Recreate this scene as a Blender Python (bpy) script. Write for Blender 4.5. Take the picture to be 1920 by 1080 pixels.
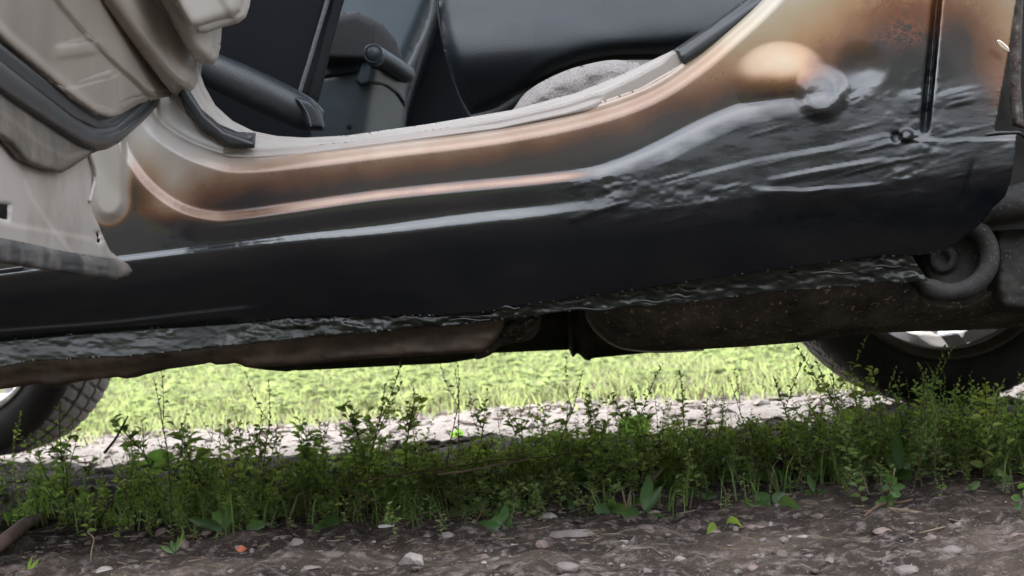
import bpy, math, random
import numpy as np
from mathutils import Vector, Matrix
random.seed(7); rng = np.random.default_rng(7)
scene = bpy.context.scene
for o in list(bpy.data.objects): bpy.data.objects.remove(o)
COL = scene.collection
R = math.radians

# ---------------------------------------------------------------- camera
F = 2700.0; PITCH = R(1.505); ROLL = R(3.0)
CP = np.array([0.0, -1.35, 0.20])
_f = np.array([0, math.cos(PITCH), math.sin(PITCH)])
_r0 = np.array([1.0, 0, 0]); _u0 = np.array([0, -math.sin(PITCH), math.cos(PITCH)])
CR = _r0*math.cos(ROLL) - _u0*math.sin(ROLL)
CU = _u0*math.cos(ROLL) + _r0*math.sin(ROLL)
cam_data = bpy.data.cameras.new('camera'); cam = bpy.data.objects.new('camera', cam_data); COL.objects.link(cam)
m = Matrix(((CR[0], CU[0], -_f[0], CP[0]), (CR[1], CU[1], -_f[1], CP[1]), (CR[2], CU[2], -_f[2], CP[2]), (0, 0, 0, 1)))
cam.matrix_world = m
cam_data.sensor_width = 36; cam_data.lens = F/1920*36
cam_data.clip_start = 0.02; cam_data.clip_end = 1000
cam_data.dof.use_dof = True; cam_data.dof.focus_distance = 1.38; cam_data.dof.aperture_fstop = 15
scene.camera = cam
# ---------------------------------------------------------------- light
SUN_EL, SUN_AZ = 33.0, -10.0          # azimuth from +Y (beyond the car) towards -X when negative
world = bpy.data.worlds.new('World'); scene.world = world; world.use_nodes = True
wn = world.node_tree.nodes; wl = world.node_tree.links
sky = wn.new('ShaderNodeTexSky'); sky.sky_type = 'NISHITA'; sky.sun_disc = False
sky.sun_elevation = R(SUN_EL); sky.sun_rotation = R(SUN_AZ); sky.dust_density = 2.0; sky.air_density = 1.0; sky.ozone_density = 1.0
bg = wn['Background']; bg.inputs['Strength'].default_value = 0.15
# bright broken cloud over the blue
wt = wn.new('ShaderNodeTexCoord'); wm = wn.new('ShaderNodeMapping'); wm.inputs['Scale'].default_value = (1, 1, 2.2); wl.new(wt.outputs['Generated'], wm.inputs[0])
wno = wn.new('ShaderNodeTexNoise'); wno.inputs['Scale'].default_value = 2.3; wno.inputs['Detail'].default_value = 6; wno.inputs['Roughness'].default_value = .55; wl.new(wm.outputs[0], wno.inputs['Vector'])
wr = wn.new('ShaderNodeValToRGB'); wr.color_ramp.elements[0].position = .36; wr.color_ramp.elements[0].color = (.35, .35, .35, 1); wr.color_ramp.elements[1].position = .56; wr.color_ramp.elements[1].color = (.95, .95, .95, 1)
wl.new(wno.outputs['Fac'], wr.inputs[0])
wx = wn.new('ShaderNodeMix'); wx.data_type = 'RGBA'; wl.new(wr.outputs[0], wx.inputs[0]); wl.new(sky.outputs[0], wx.inputs[6]); wx.inputs[7].default_value = (9.7, 10.0, 10.6, 1)
wl.new(wx.outputs[2], bg.inputs[0])
sd = bpy.data.lights.new('sun', 'SUN'); sd.energy = 4.6; sd.angle = R(0.6); sd.color = (1, 0.95, 0.87)
sun = bpy.data.objects.new('sun', sd); COL.objects.link(sun)
d = Vector((math.sin(R(SUN_AZ))*math.cos(R(SUN_EL)), math.cos(R(SUN_AZ))*math.cos(R(SUN_EL)), math.sin(R(SUN_EL))))
sun.rotation_euler = d.to_track_quat('Z', 'Y').to_euler(); sun.location = (0, 0, 20)
scene.view_settings.view_transform = 'Standard'; scene.view_settings.look = 'None'
scene.view_settings.gamma = 1; scene.view_settings.use_curve_mapping = False
scene.view_settings.exposure = 1.75
scene.render.engine = 'CYCLES'

# ---------------------------------------------------------------- helpers
def P(px, py, Y):
    """world points on the photo's sight lines at distance plane Y"""
    px, py, Y = np.broadcast_arrays(np.asarray(px, float), np.asarray(py, float), np.asarray(Y, float))
    D = _f[None]*F + CR[None]*(px.ravel()-960)[:, None] + CU[None]*(540-py.ravel())[:, None]
    t = (Y.ravel()-CP[1])/D[:, 1]
    return CP[None] + D*t[:, None]
def P1(px, py, Y): return Vector(P(px, py, Y)[0])
def PG(px, py):
    """point of the ground seen at a pixel"""
    D = _f*F + CR*(px-960) + CU*(540-py)
    z = 0.0
    for _ in range(8):
        t = (z-CP[2])/D[2]; q = CP+D*t; z = float(gnd(q[0], q[1]))
    return Vector(q)

def hash2(ix, iy, s):
    n = (ix*374761393 + iy*668265263 + s*974634777) & 0xffffffff
    n = ((n ^ (n >> 13))*1274126177) & 0xffffffff
    return ((n ^ (n >> 16)) & 0xffff)/65535.0
def vnoise(x, y, s=0):
    x = np.asarray(x, float); y = np.asarray(y, float)
    ix = np.floor(x).astype(np.int64); iy = np.floor(y).astype(np.int64)
    fx = x-ix; fy = y-iy; fx = fx*fx*(3-2*fx); fy = fy*fy*(3-2*fy)
    a = hash2(ix, iy, s); b = hash2(ix+1, iy, s); c = hash2(ix, iy+1, s); dd = hash2(ix+1, iy+1, s)
    return (a*(1-fx)+b*fx)*(1-fy) + (c*(1-fx)+dd*fx)*fy - 0.5
def fbm(x, y, s=0, oct=4, g=0.5):
    r = 0; a = 1.0
    for i in range(oct):
        r = r + a*vnoise(np.asarray(x)*2**i, np.asarray(y)*2**i, s+i*17); a *= g
    return r
def S(t, a=0.0, b=1.0):
    t = np.clip((t-a)/(b-a), 0, 1); return t*t*(3-2*t)

def gnd(x, y):
    x = np.asarray(x, float); y = np.asarray(y, float)
    w = 1-S(y, 2.0, 6.0)
    xx = np.clip(x, -3, 3)
    base = 0.022*(xx-0.8)*w*(1-S(np.abs(x), 3, 8)) + 0.012*np.clip(y-2.8, 0, 30)*(1-0*x) - 0.0
    near = (1-S(np.abs(x), 3, 6))*(1-S(y, 3, 5))*S(y, -4, -2)
    bump = 0.016*fbm(x*3.1, y*3.1, 3, 3) + 0.009*fbm(x*17, y*17, 8, 3)
    return base + bump*near

def catmull(pts, n=8, closed=False):
    p = np.array(pts, float); out = []
    N = len(p)
    for i in range(N if closed else N-1):
        if closed: a, b, c, e = p[(i-1) % N], p[i], p[(i+1) % N], p[(i+2) % N]
        else: a, b, c, e = p[max(i-1, 0)], p[i], p[i+1], p[min(i+2, N-1)]
        for k in range(n):
            t = k/n
            out.append(0.5*((2*b)+(-a+c)*t+(2*a-5*b+4*c-e)*t*t+(-a+3*b-3*c+e)*t**3))
    if not closed: out.append(p[-1])
    return np.array(out)
def inside(x, y, poly):
    r = np.zeros(x.shape, bool); n = len(poly); j = n-1
    for i in range(n):
        xi, yi = poly[i]; xj, yj = poly[j]
        c = ((yi > y) != (yj > y)) & (x < (xj-xi)*(y-yi)/((yj-yi) or 1e-9)+xi)
        r ^= c; j = i
    return r
def near_pt(x, y, poly, closed):
    """distance, nearest point, sign (+ = below/right of the direction of travel) """
    best = np.full(x.shape, 1e18); bx = np.zeros(x.shape); by = np.zeros(x.shape); sg = np.ones(x.shape)
    n = len(poly)
    for i in range(n if closed else n-1):
        a = poly[i]; b = poly[(i+1) % n]; dx, dy = b-a; L = dx*dx+dy*dy
        if L == 0: continue
        t = ((x-a[0])*dx+(y-a[1])*dy)/L
        if not closed and i == 0: t = np.minimum(t, 1)
        elif not closed and i == n-2: t = np.maximum(t, 0)
        else: t = np.clip(t, 0, 1)
        if not closed and i == 0 and i != n-2: pass
        qx = a[0]+t*dx; qy = a[1]+t*dy
        dd = (x-qx)**2+(y-qy)**2; m_ = dd < best
        best = np.where(m_, dd, best); bx = np.where(m_, qx, bx); by = np.where(m_, qy, by)
        cr = dx*(y-a[1])-dy*(x-a[0]); sg = np.where(m_, np.sign(cr), sg)
    return np.sqrt(best), bx, by, sg
def sdist(x, y, curve):
    """signed distance to an open curve drawn left to right: positive below it"""
    d_, _, _, s_ = near_pt(x, y, np.array(curve, float), False)
    return d_*s_

ALL = []
def set_props(o, label=None, cat=None, group=None, kind=None):
    if label: o['label'] = label
    if cat: o['category'] = cat
    if group: o['group'] = group
    if kind: o['kind'] = kind
    return o
def empty(name, loc, label, cat, group=None):
    o = bpy.data.objects.new(name, None); COL.objects.link(o); o.location = loc; o.empty_display_size = .05
    return set_props(o, label, cat, group)
def wloc(o):
    v = Vector(o.location)
    while o.parent: o = o.parent; v += Vector(o.location)
    return v
def link(name, me, mat, parent=None, loc=None):
    """verts of me are in world coordinates; origin moved to loc (or the parent's origin)"""
    o = bpy.data.objects.new(name, me); COL.objects.link(o)
    if mat is not None:
        for mm in (mat if isinstance(mat, (list, tuple)) else [mat]): me.materials.append(mm)
    base = wloc(parent) if parent else Vector((0, 0, 0))
    if loc is None: loc = base
    loc = Vector(loc)
    me.transform(Matrix.Translation(-loc)); o.location = loc-base
    if parent: o.parent = parent
    return o
def mesh_np(name, V, Fs, smooth=True, attrs=None, matidx=None):
    me = bpy.data.meshes.new(name); V = np.asarray(V, np.float32)
    if isinstance(Fs, np.ndarray):
        k = Fs.shape[1]; n = len(Fs)
        me.vertices.add(len(V)); me.vertices.foreach_set('co', V.ravel())
        me.loops.add(n*k); me.loops.foreach_set('vertex_index', Fs.astype(np.int32).ravel())
        me.polygons.add(n); me.polygons.foreach_set('loop_start', np.arange(0, n*k, k, dtype=np.int32))
        me.polygons.foreach_set('loop_total', np.full(n, k, np.int32))
        me.update(calc_edges=True)
    else:
        me.from_pydata([tuple(v) for v in V], [], Fs); me.update()
    me.polygons.foreach_set('use_smooth', np.full(len(me.polygons), smooth))
    if matidx is not None: me.polygons.foreach_set('material_index', np.asarray(matidx, np.int32))
    for k_, a in (attrs or {}).items():
        at = me.attributes.new(k_, 'FLOAT', 'POINT'); at.data.foreach_set('value', np.asarray(a, np.float32))
    me.validate(); return me
def relief(name, poly, Yf, mat, parent=None, step=4, thick=0.003, edge=0.0, edge_w=8, attr=None, curved=True, holes=(), closed_n=6):
    """a shaped panel: outline in photo coordinates, depth Yf(px,py); bevelled rim; real thickness"""
    poly = catmull(poly, closed_n, True) if curved else np.array(poly, float)
    x0, y0 = poly.min(0)-step; x1, y1 = poly.max(0)+step
    nx = int((x1-x0)/step)+2; ny = int((y1-y0)/step)+2
    gx, gy = np.meshgrid(x0+np.arange(nx)*step, y0+np.arange(ny)*step)
    x = gx.ravel().copy(); y = gy.ravel().copy()
    ins = inside(x, y, poly); d_, bx, by, _ = near_pt(x, y, poly, True)
    for h in holes:
        h = np.array(h, float); hi = inside(x, y, h); hd, hx, hy, _ = near_pt(x, y, h, True)
        ins &= ~hi; m_ = hd < d_; d_ = np.where(m_, hd, d_); bx = np.where(m_, hx, bx); by = np.where(m_, hy, by)
    snap = d_ < np.where(ins, 0.45, 1.05)*step
    x = np.where(snap, bx, x); y = np.where(snap, by, y)
    ok = ins | snap; dd = np.where(snap, 0, d_)
    Y = Yf(x, y) if callable(Yf) else np.full(x.shape, float(Yf))
    if edge > 0:
        t = np.clip(dd/edge_w, 0, 1); Y = Y + edge*(1-np.sqrt(1-(1-t)**2))
    V = P(x, y, Y)
    idx = np.arange(nx*ny).reshape(ny, nx)
    a, b, c, e = idx[:-1, :-1].ravel(), idx[:-1, 1:].ravel(), idx[1:, 1:].ravel(), idx[1:, :-1].ravel()
    cnt = ok[a].astype(int)+ok[b]+ok[c]+ok[e]
    allsnap = snap[a] & snap[b] & snap[c] & snap[e]
    cxm = (x[a]+x[b]+x[c]+x[e])/4; cym = (y[a]+y[b]+y[c]+y[e])/4
    cen = inside(cxm, cym, poly)
    for h in holes: cen &= ~inside(cxm, cym, np.array(h, float))
    faces = []
    for i in np.nonzero(cnt >= 3)[0]:
        if allsnap[i] and not cen[i]: continue
        q = [v for v in (a[i], e[i], c[i], b[i]) if ok[v]]
        if len(q) == 3 and not cen[i] and snap[q[0]] and snap[q[1]] and snap[q[2]]: continue
        faces.append([int(v) for v in q])
    used = np.unique(np.concatenate([np.array(f_) for f_ in faces])); rm = np.full(len(x), -1); rm[used] = np.arange(len(used))
    faces = [[int(rm[v]) for v in f_] for f_ in faces]
    at = {k_: v(x, y)[used] for k_, v in (attr or {}).items()}
    Vf = V[used]
    if thick:      # rolled-back rim and a back face, so the panel is a solid of its own
        n0 = len(Vf); ec = {}
        for f_ in faces:
            for i in range(len(f_)):
                e_ = (f_[i], f_[(i+1) % len(f_)]); ec[e_] = 1
        bd = [e_ for e_ in ec if (e_[1], e_[0]) not in ec]
        rimv = {}; VB = []
        for e_ in bd:
            for v_ in e_:
                if v_ not in rimv: rimv[v_] = n0+len(VB); VB.append(Vf[v_]+np.array([0, thick, 0]))
        Vf = np.concatenate([Vf, np.array(VB)])
        rim = [[b_, a_, rimv[a_], rimv[b_]] for a_, b_ in bd]
        n1 = len(Vf); Vf = np.concatenate([Vf, Vf[:n0]+np.array([0, thick, 0])])
        back = [[n1+v_ for v_ in f_[::-1]] for f_ in faces[::1]]
        nf = len(faces); faces = faces+rim+back
        rl = np.zeros(len(Vf), int); rl[:n0] = np.arange(n0); rl[n1:] = np.arange(n0)
        for v_, r_v in rimv.items(): rl[r_v] = v_
        at = {k_: a_[rl] for k_, a_ in at.items()}
    me = mesh_np(name, Vf, faces, True, at)
    if thick:
        sm_ = np.ones(len(me.polygons), bool); sm_[nf:nf+len(rim)] = False
        if len(me.polygons) == len(faces): me.polygons.foreach_set('use_smooth', sm_)
    o = link(name, me, mat, parent)
    return o
def tube(name, pts, mat, parent=None, segs=10, sm=6, flat=1.0, cap=True):
    """swept tube through world points [(Vector, radius)]"""
    A = np.array([[*p[0], p[1]] for p in pts], float)
    A = catmull(A, sm) if sm else A
    V = []; Fc = []; n = len(A)
    up = np.array([0.13, -0.2, 0.97])
    for i in range(n):
        t = A[min(i+1, n-1), :3]-A[max(i-1, 0), :3]; t /= np.linalg.norm(t)+1e-12
        s = np.cross(t, up); s /= np.linalg.norm(s)+1e-12; u = np.cross(s, t)
        for k in range(segs):
            an = 2*math.pi*k/segs
            V.append(A[i, :3]+A[i, 3]*(math.cos(an)*s*flat+math.sin(an)*u))
    for i in range(n-1):
        for k in range(segs):
            k2 = (k+1) % segs; Fc.append([i*segs+k, i*segs+k2, (i+1)*segs+k2, (i+1)*segs+k])
    if cap: Fc.append(list(range(segs))[::-1]); Fc.append([(n-1)*segs+k for k in range(segs)])
    me = mesh_np(name, V, Fc, True)
    return link(name, me, mat, parent)
def box(name, x0, x1, y0, y1, z0, z1, mat, parent=None, bevel=0.01, rot=None):
    V = [(x, y, z) for x in (x0, x1) for y in (y0, y1) for z in (z0, z1)]
    Fc = [(0, 1, 3, 2), (4, 6, 7, 5), (0, 4, 5, 1), (2, 3, 7, 6), (0, 2, 6, 4), (1, 5, 7, 3)]
    me = mesh_np(name, V, Fc, False)
    o = link(name, me, mat, parent)
    if bevel:
        b = o.modifiers.new('bevel', 'BEVEL'); b.width = bevel; b.segments = 3
    return o
def lathe(prof, c, segs=96, axis_rot=0.0, disp=None):
    """prof [(r, y)] turned about the Y axis through c"""
    V = []; Fc = []; n = len(prof)
    for k in range(segs):
        a = 2*math.pi*k/segs
        for j, (r, y) in enumerate(prof):
            rr = r + (disp(a, j, r, y) if disp else 0)
            V.append((rr*math.cos(a), y, rr*math.sin(a)))
    for k in range(segs):
        k2 = (k+1) % segs
        for j in range(n-1): Fc.append((k*n+j, k*n+j+1, k2*n+j+1, k2*n+j))
    M = Matrix.Translation(Vector(c)) @ Matrix.Rotation(axis_rot, 4, 'Z')
    return [M @ Vector(v) for v in V], Fc

# ---------------------------------------------------------------- materials
class NT:
    def __init__(s, name):
        s.m = bpy.data.materials.new(name); s.m.use_nodes = True; s.n = s.m.node_tree.nodes; s.l = s.m.node_tree.links
        s.b = s.n['Principled BSDF']; s.out = s.n['Material Output']
        s.tc = s.n.new('ShaderNodeTexCoord')
    def noise(s, scale, detail=4, rough=.55, stretch=None, dist=0, coord='Object'):
        t = s.n.new('ShaderNodeTexNoise'); t.inputs['Scale'].default_value = scale; t.inputs['Detail'].default_value = detail
        t.inputs['Roughness'].default_value = rough; t.inputs['Distortion'].default_value = dist
        mp = s.n.new('ShaderNodeMapping'); s.l.new(s.tc.outputs[coord], mp.inputs[0]); s.l.new(mp.outputs[0], t.inputs['Vector'])
        if stretch: mp.inputs['Scale'].default_value = stretch
        return t.outputs['Fac']
    def voro(s, scale, feat='F1', stretch=None):
        t = s.n.new('ShaderNodeTexVoronoi'); t.feature = feat; t.inputs['Scale'].default_value = scale
        mp = s.n.new('ShaderNodeMapping'); s.l.new(s.tc.outputs['Object'], mp.inputs[0]); s.l.new(mp.outputs[0], t.inputs['Vector'])
        if stretch: mp.inputs['Scale'].default_value = stretch
        return t
    def ramp(s, fac, stops):
        r = s.n.new('ShaderNodeValToRGB'); e = r.color_ramp.elements
        while len(e) < len(stops): e.new(0.5)
        for i, (p, c) in enumerate(stops):
            e[i].position = p; e[i].color = (*c, 1) if len(c) == 3 else c
        s.l.new(fac, r.inputs[0]); return r.outputs[0]
    def mix(s, fac, a, b):
        x = s.n.new('ShaderNodeMix'); x.data_type = 'RGBA'
        for i, v in ((0, fac), (6, a), (7, b)):
            if hasattr(v, 'is_linked') or hasattr(v, 'links'): s.l.new(v, x.inputs[i])
            else: x.inputs[i].default_value = v if i == 0 else (*v, 1)
        return x.outputs[2]
    def math(s, op, a, b=None, clamp=False):
        x = s.n.new('ShaderNodeMath'); x.operation = op; x.use_clamp = clamp
        for i, v in ((0, a), (1, b)):
            if v is None: continue
            if hasattr(v, 'links'): s.l.new(v, x.inputs[i])
            else: x.inputs[i].default_value = v
        return x.outputs[0]
    def bump(s, h, strength=.3, dist=.002):
        b = s.n.new('ShaderNodeBump'); b.inputs['Strength'].default_value = strength; b.inputs['Distance'].default_value = dist
        s.l.new(h, b.inputs['Height'])
        if s.b.inputs['Normal'].links: s.l.new(s.b.inputs['Normal'].links[0].from_socket, b.inputs['Normal'])
        s.l.new(b.outputs[0], s.b.inputs['Normal']); return b
    def attr(s, name):
        a = s.n.new('ShaderNodeAttribute'); a.attribute_name = name; return a.outputs['Fac']
    def set(s, **k):
        for kk, v in k.items():
            i = s.b.inputs[kk.replace('_', ' ')]
            if hasattr(v, 'links'): s.l.new(v, i)
            else: i.default_value = (*v, 1) if isinstance(v, tuple) and len(v) == 3 else v
        return s

def simple(name, c, rough=.5, var=.25, scale=30, bump=.0, bscale=200, metallic=0, coat=0, spec=.5, dirt=None, dirt_amt=.5):
    t = NT(name); n = t.noise(scale, 5)
    c2 = tuple(min(1, v*(1+var)) for v in c); c1 = tuple(v*(1-var) for v in c)
    col = t.ramp(n, [(.3, c1), (.7, c2)])
    if dirt:
        f = t.ramp(t.noise(scale*.35, 6, .65), [(.62-dirt_amt*.3, (0, 0, 0)), (.72, (1, 1, 1))]); col = t.mix(f, col, dirt)
    t.set(Base_Color=col, Roughness=rough, Metallic=metallic)
    t.b.inputs['Coat Weight'].default_value = coat; t.b.inputs['Specular IOR Level'].default_value = spec
    if bump: t.bump(t.noise(bscale, 3), bump, .001)
    return t.m

# body paint: factory beige with black coating sprayed on from below, brown where the overspray thins out
t = NT('car_paint_oversprayed')
sp = t.attr('spray'); goo = t.attr('goo'); rust = t.attr('rust')
grain = t.noise(900, 2, .6); cloud = t.noise(22, 4)
fac = t.math('ADD', sp, t.math('MULTIPLY', t.math('SUBTRACT', grain, .5), .10))
fac = t.math('ADD', fac, t.math('MULTIPLY', t.math('SUBTRACT', cloud, .5), .20), True)
col = t.ramp(fac, [(.0, (.33, .308, .288)), (.20, (.30, .25, .21)), (.36, (.225, .142, .094)), (.50, (.125, .060, .036)), (.64, (.028, .020, .020)), (.80, (.0060, .0085, .0115))])
colg = t.ramp(fac, [(.0, (.33, .295, .24)), (.18, (.32, .25, .155)), (.36, (.29, .165, .072)), (.50, (.16, .07, .03)), (.64, (.030, .020, .019)), (.80, (.0060, .0085, .0115))])
col = t.mix(t.attr('gold'), col, colg)
rn = t.noise(140, 5, .7, dist=1.5)
rf = t.math('MULTIPLY', rust, t.ramp(rn, [(.46, (0, 0, 0)), (.56, (1, 1, 1))]))
col = t.mix(rf, col, (.16, .05, .022))
t.set(Base_Color=col, Metallic=t.ramp(fac, [(.0, (.05,)*3), (.30, (.30,)*3), (.55, (.40,)*3), (.72, (0, 0, 0))]))
rr = t.ramp(fac, [(.3, (.32,)*3), (.8, (.15,)*3)])
gr_ = t.noise(70, 4, .6, stretch=(.5, 1, 1.6)); rr = t.mix(t.math('MULTIPLY', goo, .9, True), rr, t.ramp(gr_, [(.40, (.24,)*3), (.56, (.50,)*3)]))
t.set(Roughness=rr, Specular_IOR_Level=t.math('SUBTRACT', t.math('SUBTRACT', .5, t.math('MULTIPLY', goo, .22, True)), t.math('MULTIPLY', t.attr('low'), .24), True)); t.b.inputs['IOR'].default_value = 1.85
g1 = t.ramp(t.noise(48, 4, .55, stretch=(.3, 1, 1.5), dist=.5), [(.5, (0, 0, 0)), (.72, (1, 1, 1))])
t.bump(t.math('MULTIPLY', g1, goo), .10, .0015)
g2 = t.noise(330, 3, .6, stretch=(.5, 1, 1.2))
t.bump(t.math('MULTIPLY', g2, goo), .06, .0006)
t.bump(grain, .06, .0004)
M_BODY = t.m

# thick black sealant on the welded flange
t = NT('flange_sealant')
n = t.noise(40, 6, .6, stretch=(.5, 1, 1)); n2 = t.noise(11, 3)
t.set(Base_Color=t.mix(t.ramp(n2, [(.4, (0, 0, 0)), (.65, (1, 1, 1))]), (.006, .007, .006), (.024, .029, .023)), Roughness=t.ramp(n, [(.35, (.22,)*3), (.6, (.5,)*3)]))
t.bump(t.noise(45, 3, .5, stretch=(.5, 1, 1.2), dist=.8), .35, .004); t.bump(t.noise(420, 3), .10, .0008)
M_SEALANT = t.m

def grime(name, base, dust, speck, scale=25, thr=.56, rough=.75):
    t = NT(name)
    a = t.noise(scale, 8, .65); b = t.noise(scale*9, 4, .7)
    col = t.mix(t.ramp(a, [(.38, (0, 0, 0)), (.68, (1, 1, 1))]), base, dust)
    col = t.mix(t.ramp(b, [(thr, (0, 0, 0)), (thr+.07, (1, 1, 1))]), col, speck)
    t.set(Base_Color=col, Roughness=rough); t.bump(b, .4, .0015); t.bump(a, .5, .004)
    return t.m
M_RAIL = grime('muddy_underseal_brown', (.05, .036, .028), (.14, .10, .075), (.24, .17, .12), 18, .66)
M_TANK = grime('mud_spattered_dark_plastic', (.020, .017, .015), (.115, .098, .08), (.38, .31, .24), 20, .60)
M_DARKMETAL = grime('dirty_exhaust_steel', (.020, .018, .016), (.07, .058, .046), (.14, .12, .1), 20, .66)
M_BUSH = grime('dusty_rubber_bush', (.012, .012, .013), (.042, .038, .033), (.12, .11, .095), 30, .60)
M_UNDER = simple('underbody_black', (.02, .018, .017), .85, .4, 9)

M_TYRE = NT('tyre_rubber'); t = M_TYRE
t.set(Base_Color=t.mix(t.ramp(t.noise(14, 5), [(.4, (0, 0, 0)), (.7, (1, 1, 1))]), (.018, .019, .020), (.05, .048, .044)), Roughness=.62); t.bump(t.noise(220, 3), .3, .001)
M_TYRE = t.m
M_TREAD = simple('dusty_tread_rubber', (.10, .094, .088), .9, .35, 60, .3, 300)
M_RIMW = simple('silver_rim_barrel', (.62, .61, .62), .35, .06, 12, metallic=.35)
M_RIML = grime('dusty_rim_lip', (.10, .085, .06), (.17, .15, .11), (.2, .18, .14), 20, .7, .6)

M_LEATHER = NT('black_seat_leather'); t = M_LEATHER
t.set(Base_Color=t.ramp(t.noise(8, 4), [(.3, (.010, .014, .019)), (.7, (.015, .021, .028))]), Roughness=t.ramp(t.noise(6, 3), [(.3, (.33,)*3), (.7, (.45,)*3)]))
v = t.voro(900); t.bump(v.outputs['Distance'], .40, .0006); t.bump(t.noise(30, 3), .08, .003)
M_LEATHER = t.m
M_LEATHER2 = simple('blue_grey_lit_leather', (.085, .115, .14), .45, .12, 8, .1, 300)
M_FABRIC = NT('dark_seat_fabric'); t = M_FABRIC
t.set(Base_Color=(.0030, .0045, .0075), Roughness=.75, Specular_IOR_Level=.18); t.bump(t.noise(700, 2), .3, .0006); M_FABRIC = t.m
M_CONFAB = simple('armrest_fabric', (.030, .030, .033), .9, .15, 200, .25, 900)
M_PLAST = simple('grey_black_console_plastic', (.034, .046, .057), .42, .12, 60, .12, 900)
M_STITCH = simple('grey_stitching', (.10, .10, .11), .9, .3, 400)
M_RUBBER = simple('black_rubber_seal', (.022, .024, .027), .38, .3, 30, .1, 300)
M_CARPET = NT('grey_brown_carpet'); t = M_CARPET
n = t.noise(420, 4, .75); t.set(Base_Color=t.ramp(n, [(.3, (.10, .09, .085)), (.5, (.27, .245, .235)), (.75, (.42, .385, .37))]), Roughness=.95, Sheen_Weight=.3); t.bump(n, .9, .003); M_CARPET = t.m
M_SILL = simple('beige_sill_plate_plastic', (.27, .238, .216), .42, .04, 20, .05, 700)
M_SILL2 = simple('pale_inner_trim', (.31, .285, .265), .45, .04, 20, .05, 700)
M_DOORTRIM = NT('beige_door_trim'); t = M_DOORTRIM
n = t.noise(14, 5); t.set(Base_Color=t.ramp(n, [(.3, (.20, .17, .142)), (.7, (.26, .222, .187))]), Roughness=.36); t.bump(t.noise(800, 2), .2, .0005); M_DOORTRIM = t.m
M_DOORTRIML = simple('pale_door_trim', (.36, .33, .30), .42, .05, 12, .1, 800)
M_DOORMET = NT('dusty_door_sheet_metal'); t = M_DOORMET
col = t.mix(t.ramp(t.noise(16, 7, .65), [(.48, (0, 0, 0)), (.75, (1, 1, 1))]), (.39, .36, .335), (.27, .23, .195))
col = t.mix(t.ramp(t.noise(38, 6, .7, dist=1), [(.66, (0, 0, 0)), (.74, (1, 1, 1))]), col, (.2, .10, .06))
t.set(Base_Color=col, Roughness=.38); t.bump(t.noise(90, 4), .1, .001); M_DOORMET = t.m
M_DOORRUB = simple('dirty_door_bottom_rubber', (.045, .046, .048), .6, .4, 30, .4, 150, dirt=(.24, .215, .19), dirt_amt=.55)
M_DOORHEM = grime('brown_hem_metal', (.09, .078, .066), (.17, .145, .12), (.3, .26, .22), 30, .7, .55)  # browner and darker than the door skin, with random specks
M_GLASS = NT('window_glass'); t = M_GLASS; t.set(Base_Color=(.35, .4, .42), Roughness=.02, Transmission_Weight=1.0, IOR=1.02); M_GLASS = t.m
M_PAINT = simple('beige_car_paint', (.50, .475, .45), .3, .05, 6, coat=.5)
M_HOLE = simple('dark_cavity', (.01, .01, .01), .9)

# ---------------------------------------------------------------- ground
def axis(parts):
    out = []
    for a, b, s in parts: out += list(np.arange(a, b, s))
    return np.array(sorted(set(np.round(out, 5))))
gx = axis([(-200, -20, 20), (-20, -4, 1.0), (-4, -1.3, .12), (-1.3, 1.4, .009), (1.4, 4, .12), (4, 20, 1.0), (20, 220, 20)])
gy = axis([(-200, -20, 20), (-20, -3, 1.0), (-3, -.4, .1), (-.4, .7, .009), (.7, 3, .04), (3, 14, .25), (14, 40, 2), (40, 320, 20)])
X, Yg = np.meshgrid(gx, gy); x = X.ravel(); y = Yg.ravel()
z = gnd(x, y); z = np.where(np.abs(x)+np.abs(y) > 40, np.minimum(z, .4), z)
fine = ((x > -1.4) & (x < 1.5) & (y > -.4) & (y < .7)).astype(float)
r_ = fbm(x*45, y*45, 31, 4, .6)
clod = np.clip(vnoise(x*38+fbm(x*20, y*20, 5)*2, y*38, 77)-.12, 0, 1)
z = z + fine*(.0062*fbm(x*62, y*62, 37, 3, .7)+.003*r_ + (.020*clod)*S(-y, -.55, -.3)) - .0
nx = len(gx); ny = len(gy); idx = np.arange(nx*ny).reshape(ny, nx)
Fc = np.stack([idx[:-1, :-1].ravel(), idx[:-1, 1:].ravel(), idx[1:, 1:].ravel(), idx[1:, :-1].ravel()], 1)
t = NT('earth_and_turf')
geo = t.n.new('ShaderNodeNewGeometry'); sep = t.n.new('ShaderNodeSeparateXYZ'); t.l.new(geo.outputs['Position'], sep.inputs[0])
a = t.noise(7, 8, .65); b = t.noise(60, 6, .65); c_ = t.noise(300, 3, .7)
dirt = t.ramp(a, [(.36, (.020, .016, .013)), (.5, (.050, .037, .030)), (.64, (.105, .080, .064))])
dirt = t.mix(t.ramp(b, [(.5, (0, 0, 0)), (.68, (1, 1, 1))]), dirt, (.20, .165, .15))
dirt = t.mix(t.ramp(c_, [(.64, (0, 0, 0)), (.7, (1, 1, 1))]), dirt, (.33, .28, .25))
gr = t.ramp(b, [(.3, (.06, .085, .02)), (.7, (.13, .16, .05))])
yy = t.math('ADD', sep.outputs['Y'], t.math('MULTIPLY', t.math('SUBTRACT', a, .5), 1.0))
yy = t.math('ADD', yy, t.math('MULTIPLY', sep.outputs['X'], .15))
ff = t.ramp(t.math('MULTIPLY', yy, .1), [(.215, (0, 0, 0)), (.235, (1, 1, 1))])
fb = t.ramp(t.math('MULTIPLY', t.math('ADD', sep.outputs['Y'], t.math('MULTIPLY', t.math('SUBTRACT', a, .5), 2.0)), -.1), [(.20, (0, 0, 0)), (.26, (1, 1, 1))])
dirt = t.mix(fb, dirt, (.05, .075, .022))
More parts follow.
